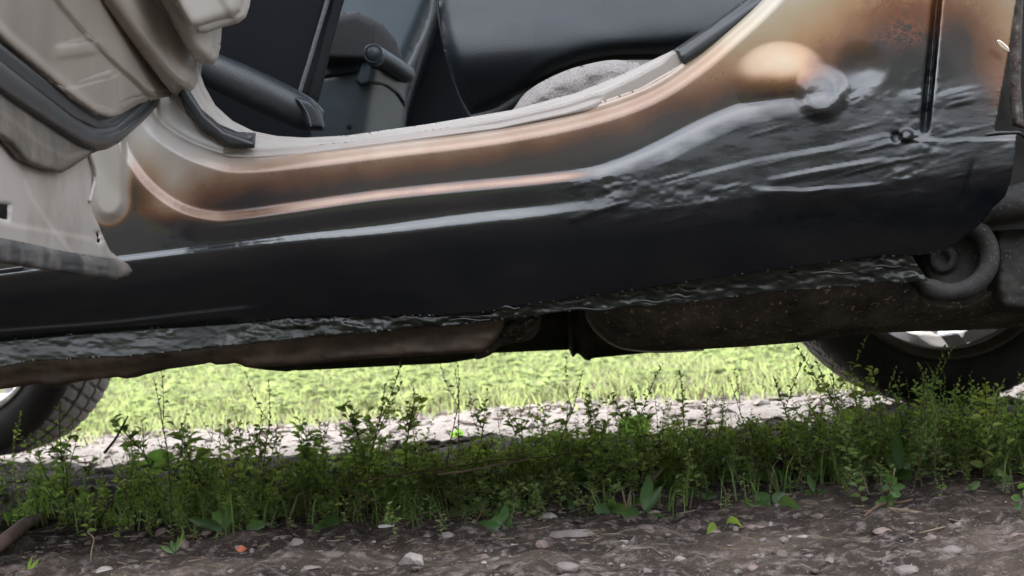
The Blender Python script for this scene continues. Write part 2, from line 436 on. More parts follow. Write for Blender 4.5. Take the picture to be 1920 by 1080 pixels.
t.set(Base_Color=t.mix(ff, dirt, gr), Roughness=.95, Specular_IOR_Level=.2)
t.bump(b, 1.0, .008); t.bump(c_, .8, .003)
ground = link('ground', mesh_np('ground', np.stack([x, y, z], 1), Fc), t.m); set_props(ground, kind='structure')

# gravel track beyond the car's shadow
gx2 = np.arange(-5, 5, .03); gy2 = np.arange(.75, 2.75, .03)
X, Yg = np.meshgrid(gx2, gy2); x = X.ravel(); y = Yg.ravel()
near_e = S(y, .75, 1.05); yend = 2.3-.12*x+.3*fbm(x*1.5, x*0, 5, 3); far_e = 1-S(y, 0, 1)*0
z = gnd(x, y)+.008*near_e + .010*fbm(x*22, y*22, 12, 3) - .03*(1-near_e) - .05*S(y-yend, 0, .25)
nx = len(gx2); ny = len(gy2); idx = np.arange(nx*ny).reshape(ny, nx)
Fc = np.stack([idx[:-1, :-1].ravel(), idx[:-1, 1:].ravel(), idx[1:, 1:].ravel(), idx[1:, :-1].ravel()], 1)
t = NT('pale_gravel_track'); b = t.noise(90, 6, .7)
t.set(Base_Color=t.ramp(b, [(.3, (.035, .03, .027)), (.5, (.095, .078, .074)), (.7, (.165, .138, .13))]), Roughness=.95); t.bump(b, .8, .01)
M_GRAVEL = t.m
tr = link('gravel_track', mesh_np('gravel_track', np.stack([x, y, z], 1), Fc), M_GRAVEL); set_props(tr, kind='structure')

X, Zg = np.meshgrid(np.arange(-1.75, 1.75, .02), np.arange(-.3, 1.01, .04)); th = X.ravel(); v = Zg.ravel()  # added unseen leafy wall behind the camera, only for the paint to reflect
hh = 5.2+1.6*fbm(th*5, th*0, 3, 3)
zz = v*hh; rad = 9.5+1.0*fbm(th*6, zz*.8, 5, 4)+1.5*np.clip(v, 0, 1)**3
x = rad*np.sin(th); yb = -1.5-rad*np.cos(th)
nx = X.shape[1]; ny = X.shape[0]; idx = np.arange(nx*ny).reshape(ny, nx)
Fc = np.stack([idx[:-1, :-1].ravel(), idx[1:, :-1].ravel(), idx[1:, 1:].ravel(), idx[:-1, 1:].ravel()], 1)
hg = link('reflection_screen', mesh_np('reflection_screen', np.stack([x, yb, zz], 1), Fc), simple('reflection_screen_dark', (.044, .043, .036), .8, .6, 3, .8, 8)); set_props(hg, 'added dark screen, unseen behind the camera, for the car paint to reflect', 'reflection_screen', kind='stuff')
# ---------------------------------------------------------------- stones
def ico(sub):
    import bmesh
    bm = bmesh.new(); bmesh.ops.create_icosphere(bm, subdivisions=sub, radius=1)
    V = np.array([v.co[:] for v in bm.verts]); Fc = np.array([[v.index for v in f_.verts] for f_ in bm.faces]); bm.free()
    return V, Fc
ICO = {1: ico(1), 2: ico(2), 3: ico(3)}
def rock_verts(sub, seed, sx=1, sy=1, sz=.6, rough=.25):
    V, Fc = ICO[sub]; rs = np.random.default_rng(seed)
    V = V.copy()
    for _ in range(9):      # chip flat facets
        n_ = rs.normal(size=3); n_ /= np.linalg.norm(n_); dcut = rs.uniform(.55, .9)
        h = V@n_; V -= np.maximum(h-dcut, 0)[:, None]*n_
    V *= 1+rough*.5*(vnoise(V[:, 0]*3+seed, V[:, 1]*3+V[:, 2]*2, seed))[:, None]
    return V*np.array([sx, sy, sz]), Fc
def stone_mat(name, c):
    t = NT(name); a = t.noise(60, 6, .65); b = t.noise(350, 3, .7)
    col = t.ramp(a, [(.3, tuple(v*.6 for v in c)), (.6, c), (.8, tuple(min(1, v*1.35) for v in c))])
    t.set(Base_Color=col, Roughness=.9); t.bump(b, .5, .0015); t.bump(a, .6, .003); return t.m
M_ST = [stone_mat('grey_tan_stone', (.20, .17, .155)), stone_mat('pale_stone', (.32, .285, .26)), stone_mat('brown_stone', (.14, .108, .095)), stone_mat('pinkish_stone', (.23, .17, .15))]
M_BRICK = stone_mat('orange_brick_chip', (.52, .16, .085))

# far gravel as one mass
N = 9000
V0, F0 = ICO[1]
V0 = V0*np.array([1, 1, .55])
xs = rng.uniform(-2.8, 2.6, N); ys = .85+rng.power(1.3, N)*1.75
keep = ys < 2.35-.12*xs+.3*fbm(xs*1.5, xs*0, 5, 3)+rng.normal(0, .08, N); xs = xs[keep]; ys = ys[keep]; N = len(xs)
sz = .004+.017*rng.random(N)**3
an = rng.uniform(0, 6.28, N)
asp = rng.uniform(.6, 1.4, (N, 1, 1))
loc = np.stack([xs, ys, gnd(xs, ys)+.006], 1)
J = 1+rng.uniform(-.25, .25, (N, len(V0), 1))
W = V0[None]*J*sz[:, None, None]; W = W*np.concatenate([asp, 1/asp, np.ones_like(asp)], 2)
ca = np.cos(an)[:, None]; sa = np.sin(an)[:, None]
W = np.stack([W[:, :, 0]*ca-W[:, :, 1]*sa, W[:, :, 0]*sa+W[:, :, 1]*ca, W[:, :, 2]], 2)+loc[:, None]
FF = (F0[None]+(np.arange(N)*len(V0))[:, None, None]).reshape(-1, 3)
mi = np.repeat(rng.choice(3, N, p=[.5, .35, .15]), len(F0))
me = mesh_np('gravel', W.reshape(-1, 3), FF, False, matidx=mi)
g = link('gravel', me, [M_ST[2], M_ST[0], M_ST[2]]); set_props(g, 'pale loose gravel on the sunlit track beyond the car', 'gravel', kind='stuff')
# small grit in the dirt in front
N = 1800
xs = rng.uniform(-.72, .75, N); ys = rng.uniform(-.22, .48, N)
sz = .0010+.0042*rng.random(N)**4; an = rng.uniform(0, 6.28, N)
loc = np.stack([xs, ys, gnd(xs, ys)+.0008], 1)
W = V0[None]*(1+rng.uniform(-.25, .25, (N, len(V0), 1)))*sz[:, None, None]
W = W+loc[:, None]; FF = (F0[None]+(np.arange(N)*len(V0))[:, None, None]).reshape(-1, 3)
mi = np.repeat(rng.choice(4, N, p=[.3, .04, .5, .16]), len(F0))
g = link('grit', mesh_np('grit', W.reshape(-1, 3), FF, False, matidx=mi), M_ST); set_props(g, 'fine grit and pebbles in the brown dirt', 'grit', kind='stuff')

def stone(px, py, wpx, hpx, mi, label, seed, cat='stone', group=None, name='stone', rough=.3, sub=3):
    q = PG(px, py+hpx*.25); dist = q.y-CP[1]; s = wpx/F*dist/2
    h = hpx/F*dist*.62
    V, Fc = rock_verts(sub, seed, s*1.05, s*.85, max(h*.8, .004), rough)
    a = random.uniform(-.4, .4); V = V@np.array([[math.cos(a), math.sin(a), 0], [-math.sin(a), math.cos(a), 0], [0, 0, 1]])
    me = mesh_np(name, V+np.array([q.x, q.y, q.z+h*.12]), Fc, False)
    o = link(name, me, M_BRICK if mi == 'b' else M_ST[mi], None, (q.x, q.y, q.z)); set_props(o, label, cat, group)
    return o
named = [
 (775, 1045, 62, 42, 1, 'large pale lumpy stone in the dirt at the bottom, left of the middle'),
 (1068, 1000, 90, 34, 0, 'broad flat tan stone lying at the front edge of the weeds, near the middle'),
 (1030, 966, 36, 16, 1, 'small pale stone just behind the broad flat tan stone'),
 (838, 1004, 30, 24, 0, 'rounded tan stone just left of the dark broad leaves in the middle'),
 (528, 1010, 34, 30, 0, 'grey rounded stone, left one of the pair behind the brick chip'),
 (556, 1018, 40, 32, 0, 'grey-tan angular stone touching the rounded grey stone by the brick chip'),
 (200, 1068, 42, 20, 1, 'flat smooth pale stone at the bottom left below the dry grass'),
 (303, 996, 30, 22, 3, 'pinkish flat stone under the leafy weed left of the brick chip'),
 (345, 1018, 22, 26, 3, 'upright pinkish stone wedged in the dirt left of the brick chip'),
 (908, 1056, 16, 14, 1, 'small pale stone standing alone right of the large pale lumpy stone'),
 (962, 1024, 12, 8, 1, 'tiny round whitish pebble below the dark broad leaves'),
 (1016, 1018, 24, 18, 3, 'small reddish stone below the broad flat tan stone'),
 (1415, 988, 42, 14, 3, 'flat pinkish stone right of the bright two-leaf seedling'),
 (1465, 1038, 26, 34, 2, 'dark upright flat stone left of the middle of the right-hand dirt'),
 (1553, 1050, 24, 20, 0, 'rounded grey stone at the bottom right dirt patch'),
 (1535, 968, 30, 12, 2, 'thin brown stone below the weeds, left of the twig'),
 (1507, 1006, 28, 10, 1, 'flat pale chip between the pinkish stone and the twig'),
 (1655, 994, 38, 16, 3, 'wedge-shaped pinkish stone beside the forked twig'),
 (1780, 1030, 44, 24, 0, 'tan stone at the lower right corner of the dirt'),
 (1910, 1002, 40, 22, 3, 'reddish stone cut by the right edge of the picture'),
 (1700, 1068, 60, 26, 0, 'broad tan stone at the very bottom right'),
 (1310, 1052, 26, 22, 3, 'small brown stone in the dirt below the two-leaf seedling'),
 (1060, 1062, 52, 26, 0, 'tan stone at the very bottom, right of the middle'),
 (1225, 960, 28, 14, 3, 'small reddish stone under the tall plantain leaf'),
 (500, 985, 30, 18, 0, 'tan stone half hidden behind the round leaf'),
 (620, 1040, 60, 22, 2, 'low brown stone left of the large pale lumpy stone'),
 (580, 1064, 44, 20, 0, 'weathered tan stone at the bottom left of the middle'),
]
for i, (px, py, w_, h_, mi, lab) in enumerate(named): stone(px, py, w_, h_, mi, lab, 100+i)
stone(453, 1028, 22, 20, 'b', 'bright orange brick chip lying in the dirt at lower left', 55, 'brick chip', name='brick_chip')
stone(1000, 712, 30, 32, 1, 'upright whitish rock at the grass edge beyond the gravel track', 61, 'rock', name='rock')
stone(938, 728, 40, 14, 1, 'low pale rock left of the upright one beyond the track', 62, 'rock', name='rock')
stone(1140, 724, 40, 12, 1, 'flat pale rock right of the upright one beyond the track', 63, 'rock', name='rock')
for i in range(60):
    px = random.uniform(20, 1900); py = random.uniform(985-.03*px*.9, 1076); w_ = random.choice([8, 10, 12, 16, 22]); 
    stone(px, py, w_, w_*random.uniform(.4, .8), random.choice([0, 0, 1, 2, 3]), '%s stone half sunk in the dirt, %s' % ('tiny' if w_ < 11 else ('small' if w_ < 15 else 'middling'), ['at the far left', 'left of the large pale stone', 'near the large pale stone', 'below the broad flat stone', 'below the two-leaf seedling', 'at the lower right by the twigs', 'at the far right'][min(6, int(px/280))]), 200+i, group='small stones in the dirt', sub=2)

# ---------------------------------------------------------------- the car
car = empty('parked_car', (0, 0.8, 0), 'beige car seen low from the side, open rear door, blackened freshly coated sill', 'car')

L1 = catmull([(262, -120), (255, 60), (258, 150), (283, 223), (333, 266), (395, 293), (450, 303), (567, 294), (738, 273), (933, 249), (1100, 216), (1217, 176), (1300, 124), (1367, 68), (1440, 0), (1560, -130)], 4)
L2 = catmull([(190, 120), (215, 230), (245, 300), (285, 352), (340, 390), (400, 405), (450, 403), (560, 388), (700, 368), (850, 352), (1000, 338), (1100, 326), (1170, 308), (1240, 278), (1310, 242), (1380, 212), (1440, 198), (1500, 192)], 4)
L3 = catmull([(-120, 530), (0, 514), (110, 500), (230, 488), (400, 467), (560, 448), (700, 436), (800, 424), (900, 412), (1000, 402), (1080, 392), (1160, 376)], 4)
L3b = catmull([(1100, 400), (1300, 385), (1500, 352), (1700, 335), (1960, 300)], 4)
L4 = catmull([(-120, 655), (0, 640), (200, 622), (450, 606), (600, 594), (860, 590), (1000, 570), (1180, 545), (1350, 520), (1500, 500), (1700, 474), (1900, 445)], 4)
L5x = np.array([-120, 0, 60, 110, 250, 400, 500, 600, 800, 930, 1000, 1100, 1180, 1300, 1500, 1700, 1780]); L5y = np.array([702, 688, 678, 674, 668, 652, 640, 630, 614, 602, 592, 580, 578, 566, 543, 528, 520])
SPR = catmull([(120, 440), (180, 418), (215, 402), (238, 372), (250, 352), (270, 378), (310, 402), (360, 398), (420, 370), (560, 346), (700, 329), (850, 312), (960, 295), (1050, 278), (1120, 257), (1200, 230), (1300, 196), (1370, 172), (1430, 168), (1490, 158), (1540, 132), (1580, 108), (1618, 82), (1655, 52), (1700, 36), (1745, 42), (1790, 40), (1822, 62), (1845, 110), (1862, 170), (1895, 205), (1960, 230)], 3)
CREASE = catmull([(-120, 634), (0, 620), (200, 605), (350, 588), (470, 575)], 4)

def spray(x, y):
    d_ = sdist(x, y, SPR)
    w = 57 + 34*S(x, 1150, 1500) - 10*S(-x, -320, -200)
    v = .58 + d_/w*.30
    # spray mask drops along the raised crease: paint stays copper along it
    d2 = np.abs(sdist(x, y, L2)); r2 = np.exp(-(d2/11)**2)*(1-S(x, 1050, 1190))*S(x, 205, 250)
    v = np.clip(v, 0, 1); v = v*(1-r2*.50*S(v, .4, .8))
    # pale embossed bump near the front edge of the opening, copper on the raised round
    bm_ = np.hypot((x-1462)/74, (y-140)/52); v = v-.22*(1-S(bm_, .2, 1.3))*S(-(y-172), -6, 50)*(1-S(x, 1500, 1535))
    cap = np.hypot((x-204)/34., (y-np.clip(y, 180, 372))/42.); v = np.where(x < 250, v*S(cap, .8, 1.45)+.05*(1-S(cap, .8, 1.45)), v)
    br = np.exp(-(((x-300)/55.)**2+((y-392)/22.)**2)); v = v-.16*br
    v = v+.05*fbm(x/60, y/60, 91, 3)
    return np.clip(v, 0, 1)
def goo(x, y):
    l3 = np.interp(x, L3[:, 0], L3[:, 1])
    a = S(x, 930, 1150)*S(sdist(x, y, L2), -6, 18)*(1-.8*S(y, 395, 450))
    b = S(x, 1520, 1640)*S(y-(150-(x-1640)*.1), 0, 90)*(1-.8*S(y, 395, 450))
    band = .22*S(y-l3, -4, 6)*(1-S(y-l3, 30, 60))*S(x, 350, 600)
    return np.clip(np.maximum(np.maximum(a, b), band), 0, 1)*(0.65+.7*(fbm(x/45, y/30, 61, 2)+.3))
def rustf(x, y):
    return np.clip(1.5*np.exp(-(((x-1690)/62.)**2+((y-32)/42.)**2))+.5*np.exp(-(((x-290)/40.)**2+((y-395)/12.)**2)), 0, 1)
def bodyY(x, y):
    l3 = np.interp(x, L3[:, 0], L3[:, 1]); l3b = np.interp(x, L3b[:, 0], L3b[:, 1]); l4 = np.interp(x, L4[:, 0], L4[:, 1])
    d1 = sdist(x, y, L1); d2 = sdist(x, y, L2); d3 = sdist(x, y, L3)
    Y = .047 - .013*S(d1, -12, 22) - .006*S(d1, -60, -14) + .006*S(-d1, 3, 12)
    f2 = 1-S(x, 1440, 1620)
    k2 = S(x, 1080, 1260); Y -= (.0056+.0076*k2)*f2*S(d2, -11-5*k2, 10+18*k2)
    Y -= .005*(1-f2)*S(y, 0, 300)
    f3 = 1-S(x, 960, 1230)
    k3 = S(x, 450, 950); Y -= (.0040+.0030*k3)*f3*S(d3, -10-8*k3, 6+5*k3)
    d3b = y-l3b
    Y -= .0035*(1-f3)*S(d3b, -190, 0)
    tilt = np.clip((y-250)/160, 0, 1)
    Y += .0045*S(d2, 8, 60)*f3          # hollow between the two creases
    ref = l3*f3+(l3b)*(1-f3)
    tt = np.clip((y-ref)/(l4-ref), 0, 1.2)
    Y += .018*tt**1.8 + .024*tt
    # small pressed line low on the left
    dc = sdist(x, y, CREASE); Y -= .003*S(dc, -4, 3)*(1-S(x, 440, 500))-.003*S(dc, 3, 30)*(1-S(x, 440, 500))
    # capsule emboss by the B pillar
    cap = np.hypot((x-204)/34., (y-np.clip(y, 120, 372))/44.); Y -= .006*(1-S(cap, .55, 1.1))
    # embossed bump at the right, with the scooped dent beside it
    e = np.hypot((x-1466)/94., (y-152)/76.); Y -= .0098*np.clip(1-e*e, 0, 1)**1.8
    wq = (1-S(np.hypot((x-1540)/46., (y-172)/50.), .5, 1.2)); Y -= wq*np.maximum(y-118, 0)*.00011
    e3 = np.hypot((x-1615)/46., (y-125)/40.); Y += .0025*(1-S(e3, .1, 1.3))
    # vertical groove
    gxx = 1757-(y*.095); gd = np.abs(x-gxx); Y += .020*(1-S(gd, 0, 12))*(1-S(y, 215, 262))
    # bolt-like nub
    e4 = np.hypot((x-1700), (y-254)*1.1); Y -= .007*(1-S(e4, 4, 17)); e5 = np.hypot((x-1680), (y-258)); Y += .005*(1-S(e5, 3, 14))
    # seams in the patched metal
    s1 = sdist(x, y, np.array([(1150, 372), (1300, 330), (1420, 300), (1560, 276), (1660, 252), (1720, 262), (1860, 262)], float)); Y -= .0022*S(s1, -3, 2)*S(x, 1230, 1350)
    s2 = sdist(x, y, np.array([(1420, 352), (1500, 356), (1690, 340)], float)); Y -= .0035*S(s2, -3, 3)*S(x, 1400, 1450)*(1-S(x, 1600, 1700))*(1-S(s2, 8, 40))
    s3 = sdist(x, y, np.array([(1430, 337), (1530, 318), (1660, 296)], float)); Y -= .0022*S(s3, -2, 2)*S(x, 1430, 1460)*(1-S(x, 1640, 1670))*(1-S(s3, 4, 20))
    # lower right rim turned toward us
    s4 = np.abs(x-(1815+(y-340)*-.25)); Y += .0035*(1-S(s4, 0, 9))*S(y, 290, 330)*(1-S(y, 360, 400))
    Y -= .004*S(x, 1850, 1905)*S(y, 246, 256)*1
    g = goo(x, y)
    lump = np.exp(-(((x-1175)/95.)**2+((y-362)/38.)**2))+.8*np.exp(-(((x-1330)/80.)**2+((y-365)/26.)**2))+.9*np.exp(-(((x-1725)/50.)**2+((y-250)/70.)**2))+.7*np.exp(-(((x-1700)/45.)**2+((y-345)/45.)**2))+.35*np.exp(-(((x-1560)/90.)**2+((y-195)/30.)**2))
    Y -= g*(.0009*fbm(x/190+fbm(x/60, y/40, 3)*.4, y/46+x/170, 41, 2, .45)+.0012*np.maximum(fbm(x/90, y/9+x/38, 43, 2, .5)-.24, 0)*3)
    Y -= np.clip(lump, 0, 1)*.75*(.0028*fbm(x/34, y/17+x/80, 45, 3, .6)+.0052*np.maximum(fbm(x/17, y/10+x/60, 47, 2)-.2, 0))
    l3w = np.exp(-(d3/14)**2)*S(x, 250, 420)*f3; Y -= l3w*.0003*fbm(x/14, y/8, 71, 3)
    Y -= .0012*fbm(x/300, y/200, 5, 2)
    return Y
body_poly = [(-120, -120), (262, -120), (325, -120)] + [(330, 60), (335, 150), (350, 200), (378, 238), (410, 266), (440, 282), (500, 284), (567, 280), (738, 258), (933, 234), (1100, 200), (1200, 165), (1275, 122), (1350, 66), (1405, 14), (1440, -30), (1530, -120)] + \
  [(1915, -120), (1905, 0), (1893, 80), (1880, 160), (1870, 215), (1864, 245), (1885, 250), (1906, 250), (1904, 290), (1896, 335), (1885, 368), (1862, 390), (1838, 420), (1815, 438), (1792, 458), (1770, 470), (1740, 476), (1710, 480)] + \
  [tuple(p) for p in L4[::-1] if p[0] < 1700]
rp = relief('body_side', body_poly, bodyY, M_BODY, car, step=3, thick=.0016, attr={'spray': spray, 'goo': goo, 'rust': rustf, 'low': lambda x, y: S(y-np.interp(x, L3[:, 0], L3[:, 1])*(1-S(x, 1000, 1200))-np.interp(x, L3b[:, 0], L3b[:, 1])*S(x, 1000, 1200), 12, 60), 'gold': lambda x, y: S(x, 1200, 1480)*(1-.5*S(x, 1760, 1800))}, curved=False)

# welded flange under the sill, thick with sealant
fl = [(x_, y_-8) for x_, y_ in zip(L4[:, 0], L4[:, 1]) if x_ < 1730]
xs_ = np.arange(1740, -125, -12); lo = [(x_, np.interp(x_, L5x, L5y)+4*fbm(x_/40., 0, 7, 3)*(1 if x_ > 480 else .5)+3*fbm(x_/9., 3, 9, 2)*(x_ > 480)) for x_ in xs_]
def flY(x, y):
    l4 = np.interp(x, L4[:, 0], L4[:, 1]); l5 = np.interp(x, L5x, L5y); tt = (y-l4)/(l5-l4)
    amp = .22+.55*S(x, 400, 480)
    amp = amp*(1-.5*S(x, 1250, 1350))+.45*S(x, 1590, 1660)
    r = fbm(x/38, y/13, 21, 4, .6); 
    return .066-.005*tt*(1-1.8*S(x, 480, 1000))-amp*(.0065*r+.006*np.abs(fbm(x/30, y/9, 25, 3)))
relief('sill_flange', fl+lo, flY, M_SEALANT, car, step=3, thick=.003, curved=False)
# gouged sealant lumps and torn curls
for (px, py, w_, h_) in [(1215, 566, 30, 6), (1275, 556, 22, 8), (1560, 512, 40, 5), (1660, 500, 30, 5), (955, 578, 20, 7), (880, 600, 40, 5), (1100, 580, 46, 5)]:
    o = tube('sealant_lump', [(P1(px-w_, py+h_*.3, .062), .001), (P1(px-w_*.3, py-h_*.4, .060), .0016*h_/6), (P1(px+w_*.4, py+h_*.2, .061), .0014*h_/6), (P1(px+w_, py-h_*.2, .063), .0008)], M_SEALANT, car, 8, 5)

# rear edge of the arch and dark wheel arch liner behind it
relief('wheel_arch_liner', [(1840, -120), (1990, -120), (1990, 470), (1850, 420), (1800, 360)], lambda x, y: .10+.0002*(x-1850)+.006*fbm(x/20, y/60, 5), M_UNDER, car, 8, .004, curved=False)
relief('arch_flange', [(1905, -120), (1924, -120), (1916, 60), (1914, 160), (1920, 240), (1900, 235), (1893, 160), (1898, 60)], lambda x, y: .062+.004*fbm(x/9, y/30, 3), grime('muddy_arch_edge', (.04, .034, .03), (.10, .08, .07), (.2, .17, .15), 30), car, 4, .004, .006, 8, curved=False)
tube('weld_bead', [(P1(1848, 253, .008), .0015), (P1(1870, 250, .006), .0022), (P1(1895, 249, .005), .0018), (P1(1912, 250, .008), .0018), (P1(1925, 262, .012), .0014)], M_SEALANT, car, 8, 5)
relief('bare_metal_chip', [(1870, 76), (1876, 76), (1890, 88), (1893, 97), (1884, 94), (1874, 86)], .0135, simple('bare_scratched_steel', (.7, .6, .5), .25, .1, metallic=.8), car, 2, .001)

# sill plate, inner trims and door opening seals
TR_IN = [(352, -120), (353, 30), (362, 100), (382, 160), (402, 196), (435, 226), (475, 246), (520, 255), (570, 258), (650, 254), (800, 233), (960, 206), (1080, 174), (1160, 142), (1262, 94)]
TR_OUT = [(1290, 135), (1220, 175), (1100, 215), (933, 250), (738, 275), (567, 292), (470, 292), (400, 262), (362, 210), (340, 150), (330, 60), (325, -120)]
TIN = catmull(TR_IN, 4)
relief('inner_sill_trim', TR_IN+TR_OUT, lambda x, y: .068-.012*S(sdist(x, y, TIN), 6, 30), M_SILL2, car, 3, .004, .008, 7, curved=False)
plate = [(417, 276), (423, 271), (445, 275), (480, 278), (567, 274), (650, 266), (738, 253), (850, 237), (960, 217), (1060, 193), (1110, 176), (1130, 172), (1190, 143), (1240, 116), (1262, 95), (1270, 97), (1284, 122), (1281, 128), (1217, 170), (1150, 198), (1100, 210), (933, 245), (738, 272), (567, 295), (500, 299), (467, 299), (430, 296), (417, 292)]
stepl = np.array([(380, 288), (470, 290), (567, 284), (738, 262), (933, 236), (1060, 208), (1128, 186), (1150, 160)], float)
relief('sill_plate', plate, lambda x, y: .046-.005*S(sdist(x, y, stepl), -4, 4)*(1-S(x, 1100, 1140))+.004*S(x, 1090, 1140), M_SILL, car, 2, .006, .003, 6, curved=False)
def pxtube(name, pts, Y, mat, parent, segs=10, sm=6, flat=1.0):
    return tube(name, [(P1(p[0], p[1], p[3] if len(p) > 3 else Y), p[2]) for p in pts], mat, parent, segs, sm, flat)
relief('door_seal', [(345, -120), (338, 40), (343, 120), (352, 165), (375, 202), (410, 232), (445, 247), (478, 249), (476, 274), (450, 271), (415, 266), (385, 250), (352, 215), (332, 175), (322, 120), (315, -120)], lambda x, y: .040, M_RUBBER, car, 3, .006, .011, 14, curved=False)
relief('door_seal', [(1263, 93), (1330, 48), (1395, 0), (1520, -120), (1580, -120), (1447, 2), (1380, 58), (1320, 102), (1281, 125)], lambda x, y: .046-.003*S(sdist(x, y, np.array([(1250, 120), (1430, -5), (1560, -120)], float)), -4, 4), M_RUBBER, car, 3, .006, .010, 12, curved=False)
relief('door_seal', [(372, 236), (340, 190), (322, 150), (310, 60), (318, 60), (330, 120), (350, 165), (385, 215), (420, 245), (478, 266), (476, 277), (428, 275)], .034, M_RUBBER, car, 3, .003, .004, 6, curved=False)

# --- interior
seat = link('front_seat', mesh_np('front_seat', P([300, 640, 640, 300], [300, 300, 330, 330], .45), [(0, 1, 2, 3)]), M_FABRIC, car)
relief('backrest', [(300, -160), (650, -160), (637, -40), (628, 0), (612, 60), (600, 110), (588, 160), (576, 188), (545, 200), (480, 170), (400, 130), (340, 130), (300, 60)], lambda x, y: .30-.012*S(sdist(x, y, np.array([(540, 190), (556, 186), (567, 160), (590, 90), (612, 20), (640, -120)], float)), 2, 14)+.01*S(-x, -520, -300), M_FABRIC, seat, 3, .06, .03, 26)
pxtube('seam', [(558, 188, .0022), (566, 160, .0026), (580, 115, .0026), (594, 68, .0026), (607, 25, .0026), (616, -5, .0026), (640, -80, .0026)], .283, M_STITCH, seat, 8)
pxtube('lower_bolster', [(300, 75, .016, .36), (380, 122, .019, .28), (450, 155, .021, .26), (520, 188, .021, .25), (572, 214, .019, .245), (600, 226, .012, .245)], .26, M_LEATHER, seat, 20, 6)
relief('bolster_strap', [(553, 184), (575, 186), (592, 198), (604, 222), (606, 240), (596, 243), (574, 238), (566, 210)], .218, M_LEATHER, seat, 3, .01, .008, 8)
pxtube('stitching', [(560, 187, .0008), (572, 204, .0008), (580, 222, .0008), (583, 238, .0008)], .214, M_STITCH, seat, 6)
pxtube('stitching', [(584, 190, .0008), (596, 205, .0008), (603, 222, .0008), (605, 238, .0008)], .2145, M_STITCH, seat, 6)

con = link('centre_console', mesh_np('centre_console', P([590, 760, 760, 590], [300, 300, 330, 330], .7), [(0, 1, 2, 3)]), M_PLAST, car)
CE = np.array([(672, 330), (684, 240), (694, 170), (706, 100), (720, 20)], float)
def conY(x, y):
    d_ = x-np.interp(-y, -CE[:, 1], CE[:, 0]); sp_ = np.sqrt(d_*d_+11.**2); return .56+.0011*(sp_+d_)*.95+.0004*(sp_-d_)*.5
relief('console_body', [(575, 320), (594, 146), (602, 143), (672, 130), (705, 118), (750, 160), (762, 190), (750, 320)], conY, M_PLAST, con, 4, .02, .01, 10, curved=False)
relief('corner_panel', [(676, 112), (705, 104), (745, 146), (762, 158), (760, 198), (745, 176), (722, 160), (694, 156), (676, 161), (668, 152)], lambda x, y: conY(x, y)-.010, M_PLAST, con, 2, .014, .005, 5, curved=False)
relief('side_band', [(603, 113), (680, 102), (674, 134), (600, 146)], lambda x, y: conY(x, y)-.003, M_PLAST, con, 3, .006, .003, 5, curved=False)
relief('armrest', [(598, 116), (608, 60), (622, 31), (640, 24), (668, 21), (690, 30), (718, 46), (740, 72), (752, 104), (757, 150), (730, 140), (700, 130), (682, 118)], lambda x, y: .552+.0012*np.maximum(x-700, 0)-.006*S(sdist(x, y, np.array([(590, 106), (690, 96), (720, 70), (760, 140)], float)), -3, 3)*0, M_CONFAB, con, 3, .03, .020, 16, curved=False)
hd = tube('latch_handle', [(P1(702, 101, .50), .0115), (P1(712, 106, .515), .0115), (P1(735, 120, .55), .0115), (P1(764, 140, .60), .0115)], M_PLAST, con, 24, 4)
V, Fc = lathe([(0.0, -.003), (.0100, -.003), (.0104, -.0015), (.0108, -.0036), (.0126, -.0024), (.0132, .001), (.0132, .02), (0, .02)], P1(700, 101, .488), 40)
link('handle_cap', mesh_np('handle_cap', V, Fc, True), M_PLAST, con)
V, Fc = lathe([(0.0, -.001), (.003, -.001), (.0034, .001), (.0034, .01)], P1(654, 237, .555), 20)
link('screw', mesh_np('screw', V, Fc, True), M_HOLE, con)

ps = link('passenger_seat', mesh_np('passenger_seat', P([600, 860, 860, 600], [300, 300, 330, 330], 1.15), [(0, 1, 2, 3)]), M_FABRIC, car)
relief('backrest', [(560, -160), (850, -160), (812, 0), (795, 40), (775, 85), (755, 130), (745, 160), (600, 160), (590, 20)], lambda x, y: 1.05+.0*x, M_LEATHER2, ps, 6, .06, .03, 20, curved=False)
relief('side_bolster', [(818, -80), (835, 0), (815, 60), (790, 130), (768, 200), (752, 260), (744, 260), (752, 150), (772, 95), (800, 30)], .93, M_LEATHER, ps, 5, .04, .02, 10)
pxtube('piping', [(752, 240, .003), (768, 180, .003), (790, 110, .003), (808, 50, .003), (835, -30, .003)], .915, M_CONFAB, ps, 8)

rs_ = link('rear_seat', mesh_np('rear_seat', P([860, 1400, 1400, 860], [250, 250, 280, 280], .5), [(0, 1, 2, 3)]), M_LEATHER, car)
def rsY(x, y):
    h_ = y-72+.10*(x-1160); sm_ = np.sqrt(h_*h_+34.**2)-34
    return .19+np.where(h_ < 0, .00030, .00055)*sm_+.00022*np.maximum(1000-x, 0)+.004*fbm(x/160, y/70, 33, 2)
relief('cushion', [(815, -160), (818, 0), (824, 50), (834, 100), (852, 160), (872, 205), (884, 222), (930, 208), (968, 186), (1010, 156), (1060, 128), (1110, 112), (1170, 104), (1230, 103), (1300, 95), (1420, 60), (1560, -60), (1560, -160)], rsY, M_LEATHER, rs_, 6, .03, .035, 30, closed_n=4)
pxtube('piping', [(816, -60, .002), (819, 0, .002), (828, 60, .002), (842, 120, .002), (862, 180, .002), (884, 222, .002)], .262, M_LEATHER, rs_, 8)
pxtube('cushion_hem', [(884, 222, .004), (930, 210, .004), (970, 186, .004), (1015, 156, .004), (1062, 129, .004), (1112, 112, .004), (1170, 105, .004), (1240, 103, .004), (1300, 96, .004)], .235, M_CONFAB, rs_, 8)
